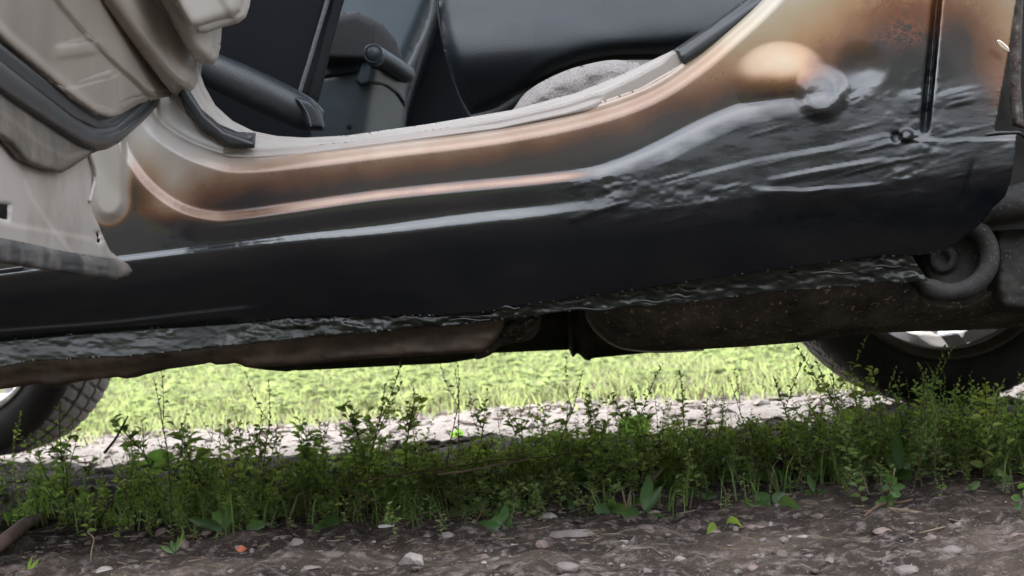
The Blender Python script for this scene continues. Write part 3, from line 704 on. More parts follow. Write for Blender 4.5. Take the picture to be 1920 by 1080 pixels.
relief('floor_carpet', [(950, 230), (966, 200), (988, 172), (1030, 146), (1080, 126), (1140, 113), (1180, 115), (1215, 124), (1240, 140), (1200, 190), (1000, 240)], lambda x, y: .115+.004*fbm(x/30, y/20, 4), M_CARPET, car, 4, .02, .03, 26)
# cabin floor, then an upright dark sheet standing in for the unlit cabin
box('cabin_floor', -1.2, 1.2, .09, 1.5, .27, .30, M_UNDER, car, 0)
relief('dark_cabin_backing', [(360, 60), (600, 60), (735, 150), (757, 130), (790, 70), (815, -10), (840, -120), (980, -120), (980, 300), (360, 300)], lambda x, y: .98, M_FABRIC, car, 12, .02, curved=False)

# --- underbody
rail = [(-120, 690), (0, 672), (300, 640), (500, 620), (800, 596), (950, 590), (944, 612), (932, 635), (917, 650), (905, 660), (870, 663), (700, 672), (560, 684), (470, 690), (458, 688), (452, 684), (440, 681), (425, 683), (405, 684), (395, 680), (385, 680), (372, 684), (330, 690), (300, 694), (268, 702), (258, 704), (253, 706), (245, 709), (235, 710), (222, 707), (170, 712), (120, 720), (100, 727), (86, 726), (72, 720), (40, 724), (0, 730), (-120, 745)]
def railY(x, y):
    low = .045*S(x, 520, 700)*S(y-(680-(x-500)*.09), -22, -10)
    return .10-.012*S(y-(700-x*.085), -40, 0)+low*0+.004*fbm(x/50, y/14, 9)+.0015*np.abs(fbm(x/14, y/8, 3))
relief('underbody_rail', rail, railY, M_RAIL, car, 4, .03, .012, 12, curved=False)
relief('rail_bracket', [(905, 640), (925, 600), (960, 585), (1010, 590), (1013, 612), (1003, 630), (985, 640), (965, 644), (940, 650), (915, 668), (890, 672)], lambda x, y: .18+.01*fbm(x/20, y/12, 5), M_TANK, car, 3, .02, .012, 12)
def ptube(name, pts, mat, segs=24, sm=4): return tube(name, pts, mat, car, segs, sm)
relief('floor_pan_lip', [(440, 640), (1010, 600), (930, 655), (900, 671), (840, 681), (700, 688), (560, 695), (545, 693), (540, 697), (500, 694), (470, 690)], lambda x, y: .42+.01*fbm(x/40, y/14, 2)+.004*S(np.abs(x-540), 6, 12), M_DARKMETAL, car, 4, .05, .02, 14, curved=False)
# pipe between the rail and the silencer
a_ = P1(800, 618, .62); b_ = P1(1075, 606, .62)
ptube('exhaust_pipe', [(a_, .036), (b_, .036)], M_DARKMETAL)
c0 = P1(1062, 612, .60); c1 = P1(1580, 560, .60); ax = (c1-c0).normalized()
ptube('silencer', [(c0, .030), (c0+ax*.003, .040), (c0+ax*.006, .042), (c0+ax*.010, .038), (c0+ax*.014, .040), (c0+ax*.020, .047), (c0+ax*.027, .049), (c0+ax*.032, .0465), (c0+ax*.06, .0465), (c1, .0465), (c1+ax*.02, .03)], M_DARKMETAL, 32, 3)
tk = [(1096, 560), (1100, 595), (1112, 615), (1128, 632), (1150, 646), (1180, 655), (1230, 659), (1300, 656), (1400, 650), (1500, 642), (1600, 628), (1700, 622), (1800, 620), (1880, 616), (1990, 600), (1990, 330), (1900, 360), (1840, 420), (1700, 460), (1400, 500), (1150, 540)]
def tkY(x, y):
    bot = np.interp(x, [1096, 1180, 1230, 1500, 1600, 1880, 1990], [590, 655, 659, 642, 628, 616, 600])
    h = np.clip((y-(bot-120))/120, 0, 1)
    Y = .12-.02*S(x, 1100, 1400)*0+.075*h**2.2
    # lip line near the lower right
    ll = sdist(x, y, np.array([(1700, 625), (1780, 610), (1850, 590), (1920, 555), (1990, 500)], float)); Y += .012*S(ll, -3, 3)*S(x, 1650, 1750)
    e = np.hypot(x-1787, (y-478)); Y += .012*(1-S(e, 88, 100))
    Y -= .0035*fbm(x/60, y/30, 8, 3)
    return Y
relief('fuel_tank', tk, tkY, M_TANK, car, 4, .02, .03, 30, curved=False)
pxtube('tank_rim', [(1099, 592, .0012), (1112, 616, .0012), (1130, 634, .0012), (1152, 648, .0012), (1180, 656, .0012), (1240, 660, .0011), (1320, 656, .0008)], .150, M_RIML, car, 6)
# suspension bush
ring = empty  # (placeholder name kept free)
cx, cy = 1782, 480
pts = []
for k, an in enumerate(np.linspace(150, -62, 14)):
    rr = 74; pts.append((cx+rr*math.cos(R(an))*1.0, cy-rr*math.sin(R(an))*-1.0 if False else cy+rr*math.sin(R(an))*.92, .0095 if k > 1 else .006))
pts += [(1842, 398, .012), (1868, 388, .015), (1905, 378, .017), (1980, 360, .018)]
pxtube('suspension_bush', pts, .085, M_BUSH, car, 18, 4)
relief('bush_plate', [(1735, 430), (1760, 408), (1790, 402), (1825, 415), (1846, 445), (1848, 485), (1830, 520), (1795, 540), (1758, 536), (1738, 520), (1728, 480)], lambda x, y: .100-.008*(1-S(np.hypot(x-1768, y-484), 24, 32))+.004*(1-S(np.hypot(x-1768, y-484), 6, 14)), M_BUSH, car, 3, .01, .008, 12)
relief('trailing_arm', [(1862, 420), (1874, 395), (1900, 372), (1990, 340), (1990, 560), (1900, 585), (1868, 560), (1862, 500)], lambda x, y: .105+.004*fbm(x/30, y/30, 4), M_BUSH, car, 4, .03, .02, 18)
# floor pan slab that shades the ground
box('floor_pan', -1.35, 1.25, .12, 1.56, .235, .262, M_UNDER, car, .01)

# --- wheels
def wheel(c, steer=0, s=1.0, side=1):
    R0 = .305*s; w = .0875
    wh = link('wheel', mesh_np('wheel', [Vector(c)+Vector((0.05*math.cos(a), 0, .05*math.sin(a))) for a in np.linspace(0, 6.28, 13)[:-1]], [tuple(range(12))]), M_HOLE, car, c)
    prof = [(.200*s, -w*.86), (.206*s, -w*.98), (.222*s, -w*1.08), (.245*s, -w*1.12), (.268*s, -w*1.08), (.284*s, -w*1.0), (.293*s, -w*.93), (.299*s, -w*.84)]
    full = prof+[(p, -y_) for p, y_ in prof[::-1]]
    V, Fc = lathe([(full[i]) for i in range(len(full))], c, 120, steer)
    # tread band: real blocks and grooves
    me = mesh_np('tyre', V, Fc, True); ty = link('tyre', me, M_TYRE, wh)
    cols = np.linspace(-w*.9, w*.9, 31); segs = 360
    prof2 = [(R0-.004*abs(y_/w)**3*1.5, y_) for y_ in cols]
    def disp(a, j, r, y_):
        u = a/(2*math.pi)*60; g = 0
        jj = abs(j-15)
        if jj in (5,): g = .007
        ph = (u + (.35*(j-15)/5 if True else 0)) % 1.0
        if jj > 5 and ph < .18: g = .006
        if jj < 5 and ((u*1.0+.09*(j-15)) % 1.0) < .12: g = .005
        if j in (0, 30): g = .008
        return -g
    V, Fc = lathe(prof2, c, segs, steer, disp)
    link('tread', mesh_np('tread', V, Fc, False), M_TREAD, wh)
    # rim: dusty lip, bright barrel, spokes on the outer side
    lip = [(.198*s, -w*.80), (.200*s, -w*.92), (.210*s, -w*1.04), (.216*s, -w*1.10), (.219*s, -w*1.02), (.205*s, -w*.80)]
    V, Fc = lathe(lip, c, 120, steer); link('rim_lip', mesh_np('rim_lip', V, Fc, True), M_RIML, wh)
    bar = [(.199*s, -w*.86), (.196*s, -w*.6), (.178*s, -w*.3), (.168*s, w*.2), (.180*s, w*.6), (.195*s, w*.85), (.2*s, w*.95)]
    V, Fc = lathe(bar, c, 120, steer); o = link('rim_barrel', mesh_np('rim_barrel', V, Fc, True), M_RIMW, wh)
    so = o.modifiers.new('t', 'SOLIDIFY'); so.thickness = .003
    M = Matrix.Translation(Vector(c)) @ Matrix.Rotation(steer, 4, 'Z')
    for k in range(7):
        a = 2*math.pi*k/7+.25
        e = Vector((math.cos(a), 0, math.sin(a))); tt_ = Vector((-math.sin(a), 0, math.cos(a)))
        Vs = []
        for rr_, hw in ((.03, .018), (.19*s, .013)):
            for sy in (w*.55, w*.8):
                for sgn in (-1, 1): Vs.append(M @ (e*rr_+tt_*sgn*hw+Vector((0, sy*side, 0))))
        link('spoke', mesh_np('spoke', Vs, [(0, 1, 3, 2), (4, 6, 7, 5), (0, 4, 5, 1), (2, 3, 7, 6), (0, 2, 6, 4), (1, 5, 7, 3)], False), M_RIMW, wh)
    V, Fc = lathe([(0, w*.8*side), (.04, w*.8*side), (.045, w*.5*side), (0, w*.4*side)], c, 40, steer); link('hub', mesh_np('hub', V, Fc, True), M_RIMW, wh)
    return wh
cr = P1(1745, 462, 1.44); wheel((cr.x, 1.44, cr.z))
cf = P1(-40, 616, 1.66); wheel((cf.x, 1.72, cf.z+.012), R(-18), .93)
wheel((.90, .13, .30), 0, 1.0, -1)
wheel((-1.38, .13, .27), R(20), 1.0, -1)

# --- the rest of the shell (what throws the shade and shows from a step aside)
def plate_xz(name, pts, y, th, mat):
    n = len(pts); V = [(p[0], y, p[1]) for p in pts]+[(p[0], y+th, p[1]) for p in pts]
    Fc = [tuple(range(n)), tuple(range(2*n-1, n-1, -1))]+[(i, (i+1) % n+0, (i+1) % n+n, i+n) for i in range(n)]
    return link(name, mesh_np(name, V, Fc, False), mat, car)
plate_xz('far_side', [(-2.0, .33), (-1.62, .27), (-1.6, .45), (-1.45, .62), (-1.1, .62), (-.92, .42), (-.88, .19), (.42, .22), (.48, .5), (.62, .66), (.95, .66), (1.13, .5), (1.16, .32), (1.5, .38), (1.5, .95), (-.9, .92), (-2.0, .72)], 1.60, .03, M_PAINT)
box('roof', -.45, 1.2, .12, 1.5, 1.42, 1.46, M_PAINT, car, .02)
box('bonnet', -2.0, -.95, .05, 1.6, .74, .80, M_PAINT, car, .02)
box('tailgate', 1.42, 1.5, .1, 1.55, .38, .95, M_PAINT, car, .02)
box('bulkhead', -1.0, -.96, .05, 1.6, .27, .8, M_UNDER, car, .01)
box('dashboard', -.96, -.62, .08, 1.55, .5, .88, M_PLAST, car, .03)
plate_xz('quarter_panel', [(.60, .60), (.75, .68), (1.05, .68), (1.25, .5), (1.5, .4), (1.5, .95), (.55, .95), (.45, .7), (.50, .62)], .03, .02, M_PAINT)
plate_xz('front_door', [(-1.05, .30), (-.475, .30), (-.45, .92), (-1.05, .92)], .0, .03, M_PAINT)
plate_xz('front_wing', [(-2.0, .33), (-1.75, .3), (-1.7, .5), (-1.5, .64), (-1.2, .64), (-1.07, .5), (-1.07, .9), (-2.0, .75)], .0, .03, M_PAINT)
for (xa, za, xb, zb, yy_) in [(-.95, .9, -.42, 1.43, 1.5), (.15, .93, .12, 1.43, 1.55), (1.45, .93, 1.15, 1.43, 1.5), (-.95, .9, -.42, 1.43, .12), (-.42, .5, -.40, 1.43, .09), (1.45, .93, 1.15, 1.43, .12), (.55, .9, .62, 1.43, .09)]:
    tube('pillar', [(Vector((xa, yy_, za)), .03), (Vector((xb, yy_, zb)), .03)], M_PAINT, car, 10, 0)
plate_xz('door_window', [(-.85, .93), (.12, .93), (.10, 1.41), (-.43, 1.41)], 1.55, .004, M_GLASS)
plate_xz('door_window', [(.18, .93), (1.38, .93), (1.1, 1.41), (.15, 1.41)], 1.55, .004, M_GLASS)

# --- open rear door
door = link('rear_door', mesh_np('rear_door', P([-120, -100, -100, -120], [100, 100, 300, 300], -.45), [(0, 1, 2, 3)]), M_DOORMET, car)
def dY(off, k=.0017, ref=230):
    return lambda x, y: off-(ref-np.minimum(x, 460))*k
relief('inner_skin', [(-120, -150), (120, -120), (200, 100), (215, 200), (160, 282), (167, 292), (176, 315), (178, 335), (173, 360), (167, 380), (170, 396), (182, 420), (192, 445), (204, 470), (221, 484), (225, 492), (0, 460), (-120, 436)],
  lambda x, y: -.035-(230-x)*.0017 - .006*S(sdist(x, y, np.array([(20, 240), (33, 292), (38, 330), (60, 376), (90, 420), (130, 470)], float)), -4, 4)*1.0 - .004*S(y-(415+x*.18), -4, 8), M_DOORMET, door, 3, .004, .006, 7, curved=False,
  holes=[[(-8, 380), (14, 383), (13, 412), (-8, 408)], [(177, 435), (186, 436), (184, 443), (182, 447), (186, 450), (185, 456), (178, 453), (180, 446)]])
relief('door_cavity', [(-20, 370), (40, 370), (60, 430), (-20, 430)], lambda x, y: dY(.0)(x, y), M_HOLE, door, 6, .002, curved=False)
relief('door_cavity', [(170, 428), (190, 428), (195, 460), (172, 462)], lambda x, y: dY(-.02)(x, y), M_HOLE, door, 6, .002, curved=False)
pxtube('hem_flange', [(163, 284, .0016, -.15), (171, 300, .0018, -.142), (177, 318, .0018, -.135), (177, 338, .0018, -.133), (172, 358, .0018, -.138), (167, 378, .0016, -.145)], 0, M_DOORMET, door, 8)
relief('bottom_rubber_strip', [(-120, 425), (0, 446), (90, 464), (184, 484), (219, 486), (231, 495), (238, 507), (229, 516), (201, 524), (172, 521), (89, 508), (0, 493), (-120, 470)], lambda x, y: -.052-(230-x)*.0017+.003*fbm(x/30, y/8, 4), M_DOORRUB, door, 3, .02, .016, 16, curved=False)
relief('lower_hem', [(-120, 90), (0, 165), (60, 208), (130, 255), (205, 240), (245, 228), (205, 264), (160, 282), (118, 309), (98, 319), (70, 314), (30, 298), (0, 262), (-120, 180)], lambda x, y: -.06-(230-x)*.0017-.004*S(sdist(x, y, np.array([(-100, 130), (0, 215), (60, 262), (110, 290), (190, 262)], float)), -5, 5), M_DOORHEM, door, 3, .02, .012, 12, curved=False)
relief('rubber_seal', [(-120, 20), (0, 118), (60, 164), (120, 210), (150, 228), (175, 237), (212, 233), (250, 205), (296, 170), (292, 184), (275, 205), (255, 225), (235, 242), (212, 262), (190, 274), (165, 279), (135, 266), (75, 228), (0, 178), (-120, 90)], lambda x, y: -.085-(230-x)*.0017, M_RUBBER, door, 3, .02, .022, 22, curved=False)
relief('inner_seal_lip', [(-120, -10), (0, 88), (120, 178), (175, 218), (200, 222), (250, 188), (290, 170), (300, 180), (255, 206), (214, 236), (175, 240), (120, 214), (0, 124), (-120, 30)], lambda x, y: -.072-(230-x)*.0017, M_RUBBER, door, 3, .02, .008, 8, curved=False)
ridge = np.array([(-120, -55), (0, 62), (60, 112), (125, 168), (165, 200), (192, 208)], float)
lA = np.array([(120, -120), (192, 0), (252, 82), (300, 145), (330, 172)], float)
lB = np.array([(230, -120), (300, 0), (350, 88), (378, 118)], float)
lC = np.array([(10, -120), (98, 0), (150, 58), (205, 110), (250, 150), (290, 190)], float)
relief('lower_trim_panel', [(-120, -150), (330, -150), (345, 150), (330, 172), (292, 178), (250, 188), (215, 207), (192, 214), (165, 206), (125, 180), (60, 126), (0, 78), (-120, -30)],
  lambda x, y: -.10-(230-x)*.0016 + .008*S(-sdist(x, y, ridge), -2, 14) - .010*S(-sdist(x, y, lC), -5, 5)-.004*S(y-(170-x*.28+20), -2, 3)*(x < 210)-.006*np.exp(-((np.abs(x-130)/42)**6+((y-84-(130-x)*.12)/13)**4)), M_DOORTRIM, door, 4, .02, .010, 12, curved=False)
relief('map_pocket', [(120, -150), (400, -150), (372, 100), (368, 140), (358, 160), (342, 172), (322, 174), (300, 150), (252, 86), (192, 4)],
  lambda x, y: -.125-(230-x)*.0014 - .018*S(-sdist(x, y, lA), 0, 26)+.008*S(-sdist(x, y, lA), 34, 60), M_DOORTRIM, door, 4, .02, .016, 18, curved=False)
relief('mid_trim_panel', [(230, -150), (440, -150), (409, 30), (406, 80), (401, 102), (393, 113), (378, 118), (362, 108), (345, 84), (298, 0)],
  lambda x, y: -.155-(230-x)*.0012-.014*S(-sdist(x, y, lB), 0, 22), M_DOORTRIML, door, 4, .02, .018, 18, curved=False)
relief('armrest', [(290, -150), (480, -150), (457, 0), (450, 20), (436, 31), (405, 39), (372, 50), (355, 50), (338, 22), (318, -20)],
  lambda x, y: -.205-(230-x)*.0010-.006*S(x-(415+.6*(y-0)), -10, 10), M_DOORTRIML, door, 4, .03, .016, 18, curved=False)

# ---------------------------------------------------------------- plants
def leaf_mat(name, c, tr=.45, mul=(2.4, 2.5, 1.2, 1), rough=.45, spec=.5, ns=35):
    t = NT(name)
    oi = t.n.new('ShaderNodeObjectInfo'); n = t.noise(ns, 3, coord='Object')
    f_ = t.math('ADD', t.math('MULTIPLY', n, .6), t.math('MULTIPLY', oi.outputs['Random'], .4))
    col = t.ramp(f_, [(.25, tuple(v*.62 for v in c)), (.5, c), (.8, (c[0]*1.7, c[1]*1.35, c[2]*1.1))])
    t.set(Base_Color=col, Roughness=rough, Specular_IOR_Level=spec)
    tl = t.n.new('ShaderNodeBsdfTranslucent'); hs = t.n.new('ShaderNodeMix'); hs.data_type = 'RGBA'; hs.blend_type = 'MULTIPLY'; hs.inputs[0].default_value = 1
    t.l.new(col, hs.inputs[6]); hs.inputs[7].default_value = mul; t.l.new(hs.outputs[2], tl.inputs[0])
    ms = t.n.new('ShaderNodeMixShader'); ms.inputs[0].default_value = tr
    t.l.new(t.b.outputs[0], ms.inputs[1]); t.l.new(tl.outputs[0], ms.inputs[2]); t.l.new(ms.outputs[0], t.out.inputs[0]); return t.m
M_LEAF = leaf_mat('weed_leaf', (.15, .225, .095), .55); M_LEAF2 = leaf_mat('grass_blade', (.11, .18, .055), .5); M_LEAFB = leaf_mat('broad_leaf', (.085, .165, .06), .4)
M_STEM = simple('reddish_green_stem', (.09, .075, .035), .7, .35, 60)
M_DRY = simple('dry_straw', (.17, .13, .085), .8, .35, 60)
M_DRYR = simple('reddish_dead_stem', (.10, .058, .038), .8, .35, 60)
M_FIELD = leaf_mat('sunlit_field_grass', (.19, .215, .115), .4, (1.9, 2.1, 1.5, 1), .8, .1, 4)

def leaf_geo(V, Fc, Mi, p, dirv, L, w, mi, fold=.25, droop=.2, rs=random):
    dirv = dirv.normalized(); side = dirv.cross(Vector((0, 0, 1)))
    if side.length < .1: side = Vector((1, 0, 0))
    side.normalize(); side = (Matrix.Rotation(rs.uniform(-1.2, 1.2), 3, dirv) @ side); nrm = side.cross(dirv)
    b = len(V)
    ts = [0, .3, .65, 1]; ws = [.05, 1, .85, .0]
    for t_, w_ in zip(ts, ws):
        c = p+dirv*L*t_-Vector((0, 0, droop*L*t_*t_))
        if w_ == 0: V.append(c); continue
        V.append(c+side*w*w_*.5+nrm*w*w_*fold); V.append(c); V.append(c-side*w*w_*.5+nrm*w*w_*fold)
    for k in range(2):
        o = b+3*k; Fc += [(o, o+1, o+4, o+3), (o+1, o+2, o+5, o+4)]; Mi += [mi, mi]
    o = b+6; Fc += [(o, o+1, b+9), (o+1, o+2, b+9)]; Mi += [mi, mi]
def stem_geo(V, Fc, Mi, pts, r0, r1, mi, segs=3):
    b = len(V); n = len(pts)
    for i, p in enumerate(pts):
        t = (pts[min(i+1, n-1)]-pts[max(i-1, 0)]).normalized(); s = t.cross(Vector((.3, .9, .1))).normalized(); u = s.cross(t)
        r = r0+(r1-r0)*i/(n-1)
        for k in range(segs):
            a = 6.283*k/segs; V.append(p+s*r*math.cos(a)+u*r*math.sin(a))
    for i in range(n-1):
        for k in range(segs):
            k2 = (k+1) % segs; Fc.append((b+i*segs+k, b+i*segs+k2, b+(i+1)*segs+k2, b+(i+1)*segs+k)); Mi.append(mi)
def weed_proto(h, nb, leafL, dens, seed, kind=0):
    rs = random.Random(seed); V, Fc, Mi = [], [], []
    def shoot(p, dirv, L, r, lev):
        n = 7; pts = [p.copy()]; dcur = dirv.normalized(); q = p.copy()
        for i in range(n):
            dcur = (dcur+Vector((rs.uniform(-.16, .16), rs.uniform(-.16, .16), .10))).normalized(); q = q+dcur*L/n; pts.append(q.copy())
        stem_geo(V, Fc, Mi, pts, r, r*.35, 1)
        k = max(4, int(L*dens)); az = rs.uniform(0, 6.28)
        for j in range(k):
            t_ = (j+.6)/k; f_ = t_*n; i = min(int(f_), n-1); pp = pts[i].lerp(pts[i+1], f_-i)
            az += 2.4; sc = (1-.55*t_)*rs.uniform(.6, 1.15)*(1 if t_ > .12 else .5)
            up = .35+.5*t_
            dv = Vector((math.cos(az), math.sin(az), up+rs.uniform(-.3, .3)))
            if kind == 1 and t_ > .55:   # small buds hugging the stem
                leaf_geo(V, Fc, Mi, pp, Vector((math.cos(az), math.sin(az), 1.6)), leafL*.45, leafL*.2, 0, rs=rs)
            else: leaf_geo(V, Fc, Mi, pp, dv, leafL*sc, leafL*sc*rs.uniform(.36, .5), 0, rs=rs)
        if lev < 1:
            for b_ in range(nb):
                i = rs.randint(1, 5); a = rs.uniform(0, 6.28)
                shoot(pts[i], Vector((math.cos(a)*.7, math.sin(a)*.7, .8)), L*rs.uniform(.25, .55), r*.6, lev+1)
    shoot(Vector((0, 0, -.004)), Vector((rs.uniform(-.25, .25), rs.uniform(-.25, .25), 1)), h, .00085, 0)
    return V, Fc, Mi
protos = []
for i in range(12):
    kind = [0, 1, 0, 0, 1, 0][i % 6]; h = [.10, .125, .075, .11, .14, .09][i % 6]
    protos.append((h, weed_proto(h, [4, 2, 5, 3, 1, 6][i % 6], [.016, .012, .021, .015, .010, .014][i % 6], [220, 290, 160, 220, 230, 250][i % 6], 300+i, kind)))
pm = []
for h, (V, Fc, Mi) in protos:
    me = mesh_np('upright_weed', V, Fc, False, matidx=Mi); me.materials.append(M_LEAF); me.materials.append(M_STEM); pm.append((h, me))
def put_weed(x, y, h=None, pi=None, label=None, group='upright weeds under the sill', cat='weed'):
    if pi is None: pi = random.randrange(len(pm))
    ph, me = pm[pi]; o = bpy.data.objects.new('upright_weed', me); COL.objects.link(o)
    s = (h/ph) if h else random.uniform(.7, 1.1)
    o.location = (x, y, float(gnd(x, y))); o.rotation_euler = (random.uniform(-.12, .12), random.uniform(-.12, .12), random.uniform(0, 6.28)); o.scale = (s, s, s)
    set_props(o, label or 'thin upright leafy weed in the shaded green strip below the sill', cat, group); return o
def weed_top(px, ptop, Yw, pi=None, label=None):
    """a weed at distance Yw whose tip shows at (px, ptop)"""
    q = P1(px, ptop, Yw); h = q.z-float(gnd(q.x, Yw)); return put_weed(q.x, Yw, max(h, .02)*.98, pi, label, group=None)
_fc = [PG(a, b) for a, b in [(-60, 985), (100, 985), (250, 1000), (420, 1000), (560, 985), (700, 988), (850, 990), (1000, 968), (1150, 960), (1300, 962), (1400, 952), (1500, 936), (1620, 934), (1750, 926), (1980, 918)]]
def front_y(xw): return float(np.interp(xw, [q_.x for q_ in _fc], [q_.y for q_ in _fc]))+.02*math.sin(xw*41)
zone_names = [(180, 'before the left tyre'), (360, 'just right of the left tyre'), (620, 'below the rusty rail'), (780, 'below the floor pan'), (930, 'just left of the middle'), (1120, 'below the silencer joint'), (1270, 'below the left tank end'), (1400, 'below the tank'), (1500, 'well left of the right tyre'), (1600, 'just left of the right tyre'), (1780, 'before the right tyre'), (3000, 'at the right edge')]
tall = [(482, 700, .42, 4, 'thin dark flowering stalk standing alone against the sunlit grass left of the middle'),
 (308, 690, .35, 4, 'tall thin weed stalk in front of the bright grass right of the left tyre'),
 (205, 650, .25, 0, ''), (118, 735, .5, 5, 'leafy weed in front of the dark left tyre'),
 (675, 700, .4, 1, 'slim weed reaching the sunlit grass just left of the middle stalks'),
 (820, 668, .45, 4, 'very thin tall stalk whose tip touches the underbody left of the middle'),
 (848, 680, .45, 10, 'thin tall stalk right beside the one that touches the underbody'),
 (1012, 672, .4, 4, 'dark spiky stalk in front of the whitish rock'),
 (1215, 702, .35, 1, 'weed with narrow leaves reaching the gravel, right of the middle'),
 (1300, 712, .3, 7, 'dense narrow weed left of the right tyre, beside the gravel'),
 (1408, 690, .35, 4, 'dark bare stalk left of the right tyre'),
 (1492, 680, .32, 1, 'tall weed touching the outer edge of the right tyre'),
 (1578, 650, .28, 7, 'tall green weed in front of the left side of the right tyre'),
 (1610, 645, .28, 1, 'tallest green weed in front of the right tyre'),
 (1696, 672, .28, 7, 'green weed in front of the bottom of the right tyre'),
 (1714, 680, .3, 1, 'green weed just right of the one at the bottom of the right tyre'),
 (1742, 700, .26, 4, 'reddish bare stalk in front of the right tyre'),
 (1774, 690, .28, 7, 'leafy weed right of the reddish stalk by the right tyre'),
 (1830, 700, .3, 0, 'bushy weed at the right side of the right tyre')]
for (px, pt, Yw, pi, lab) in tall:
    if lab and pt > 640: weed_top(px, pt, Yw, pi % 12, lab)
cnt = 0
while cnt < 280:
    px = random.uniform(-40, 1960) if cnt % 4 else random.choice([random.uniform(-20, 700), random.uniform(1540, 1900)]); Yw = random.uniform(.18, 1.0)
    dist = Yw-CP[1]; xw = (px-960)*dist/F
    if Yw < front_y(xw)-.02: continue
    base_top = np.interp(px, [0, 300, 600, 900, 1200, 1500, 1700, 1920], [778, 758, 755, 735, 732, 715, 692, 715])
    pt = base_top+abs(random.gauss(0, 34))+random.uniform(-14, 20)+(60 if Yw < front_y(xw)+.12 else 0)
    q = P1(px, pt, Yw); h = q.z-float(gnd(xw, Yw))
    h = max(.03, min(h, .15))
    h *= (.42+.5*float(S(Yw-front_y(xw), 0, .28)))*random.uniform(.8, 1.1) if Yw < front_y(xw)+.28 else 1
    pi = random.randrange(len(pm)); zn = [n_ for lim, n_ in zone_names if px < lim][0]
    look = ['bushy branching weed', 'slim weed with narrow leaves', 'wide-leaved branching weed', 'leafy upright weed', 'spiky budded stalk', 'dense many-branched weed'][pi % 6]
    row = 'in the front row' if Yw < front_y(xw)+.15 else ('in the middle rows' if Yw < .62 else 'in the back row')
    put_weed(xw, Yw, h, pi, '%s %s, %s' % (look, row, zn), 'weeds '+zn); cnt += 1

# undergrowth: one mass of low weeds and grass blades
def merge_instances(name, protos_, places, mats, label, cat):
    VV, FF_, MM = [], [], []; off = 0
    groups = {}
    for (pi, x_, y_, s_, rz) in places: groups.setdefault(pi, []).append((x_, y_, s_, rz))
    T = []; TM = []
    for pi, lst in groups.items():
        V, Fc, Mi = protos_[pi]; V = np.array([tuple(v) for v in V])
        tri = []; tmi = []
        for f_, m__ in zip(Fc, Mi):
            tri.append((f_[0], f_[1], f_[2])); tmi.append(m__)
            if len(f_) == 4: tri.append((f_[0], f_[2], f_[3])); tmi.append(m__)
        tri = np.array(tri); tmi = np.array(tmi)
        A = np.array(lst); n = len(A); c = np.cos(A[:, 3])[:, None]; s = np.sin(A[:, 3])[:, None]
        W = np.stack([(V[None, :, 0]*c-V[None, :, 1]*s)*A[:, 2:3]+A[:, 0:1], (V[None, :, 0]*s+V[None, :, 1]*c)*A[:, 2:3]+A[:, 1:2], V[None, :, 2]*A[:, 2:3]+gnd(A[:, 0], A[:, 1])[:, None]], 2)
        VV.append(W.reshape(-1, 3)); T.append((tri[None]+(np.arange(n)*len(V))[:, None, None]).reshape(-1, 3)+off); TM.append(np.tile(tmi, n)); off += n*len(V)
    me = mesh_np(name, np.concatenate(VV), np.concatenate(T), False, matidx=np.concatenate(TM))
    o = link(name, me, mats); return set_props(o, label, cat, kind='stuff')
low = [weed_proto(.05, [3, 1, 4][i % 3], [.017, .022, .013][i % 3], [170, 130, 210][i % 3], 500+i)  for i in range(9)]
pl = []

for _ in range(2300):
    xw = random.uniform(-.95, 1.05); yw = random.triangular(.10, 1.1, .3)
    if yw < front_y(xw)-.03+random.gauss(0, .04): continue
    if float(fbm(xw*7, yw*7, 88, 2)) < -.06 and random.random() < .8: continue
    if xw < -.62 and yw > .5 and random.random() < .6: continue
    pl.append((random.randrange(9), xw, yw, random.uniform(.35, .9)+.4*float(S(yw-front_y(xw), .03, .3))-.12*float(S(yw, .6, .9)), random.uniform(0, 6.28)))
merge_instances('undergrowth', low, pl, [M_LEAF, M_STEM], 'low tangle of small weeds covering the strip under the car', 'undergrowth')
def blades(name, xs, ys, hs, ws, mats, label, cat, dry=.0, bend=.5):
    n = len(xs); az = rng.uniform(0, 6.28, n); tw = rng.uniform(0, 6.28, n); b = rng.uniform(.1, bend, n)
    zs = gnd(xs, ys); base = np.stack([xs, ys, zs-.002], 1)
    dv = np.stack([np.cos(az), np.sin(az), 0*az], 1); sv = np.stack([np.cos(tw), np.sin(tw), 0*az], 1)
    V = np.zeros((n, 5, 3))
    V[:, 0] = base-sv*ws[:, None]*.5; V[:, 1] = base+sv*ws[:, None]*.5
    mid = base+dv*(hs*b*.35)[:, None]+np.array([0, 0, 1])*(hs*.6)[:, None]
    V[:, 2] = mid+sv*ws[:, None]*.4; V[:, 3] = mid-sv*ws[:, None]*.4
    V[:, 4] = base+dv*(hs*b)[:, None]+np.array([0, 0, 1])*(hs*np.sqrt(np.maximum(1-b*b*.6, .1)))[:, None]
    i0 = np.arange(n)*5
    T = np.concatenate([np.stack([i0, i0+1, i0+2], 1), np.stack([i0, i0+2, i0+3], 1), np.stack([i0+3, i0+2, i0+4], 1)])
    mi = (rng.random(n) < dry).astype(int); mi = np.tile(mi, 3)
    o = link(name, mesh_np(name, V.reshape(-1, 3), T, False, matidx=mi), mats); return set_props(o, label, cat, kind='stuff')
n = 4200; xs = rng.uniform(-.95, 1.05, n); ys = rng.triangular(.12, .4, .95, n)
cl = fbm(xs*9, ys*9, 15, 2) + .25*np.exp(-((xs+.33)/.12)**2)
fy = np.array([front_y(v) for v in xs]); k = (cl > .08) & (ys > fy-.06+.07*rng.random(len(ys))); xs = xs[k]; ys = ys[k]
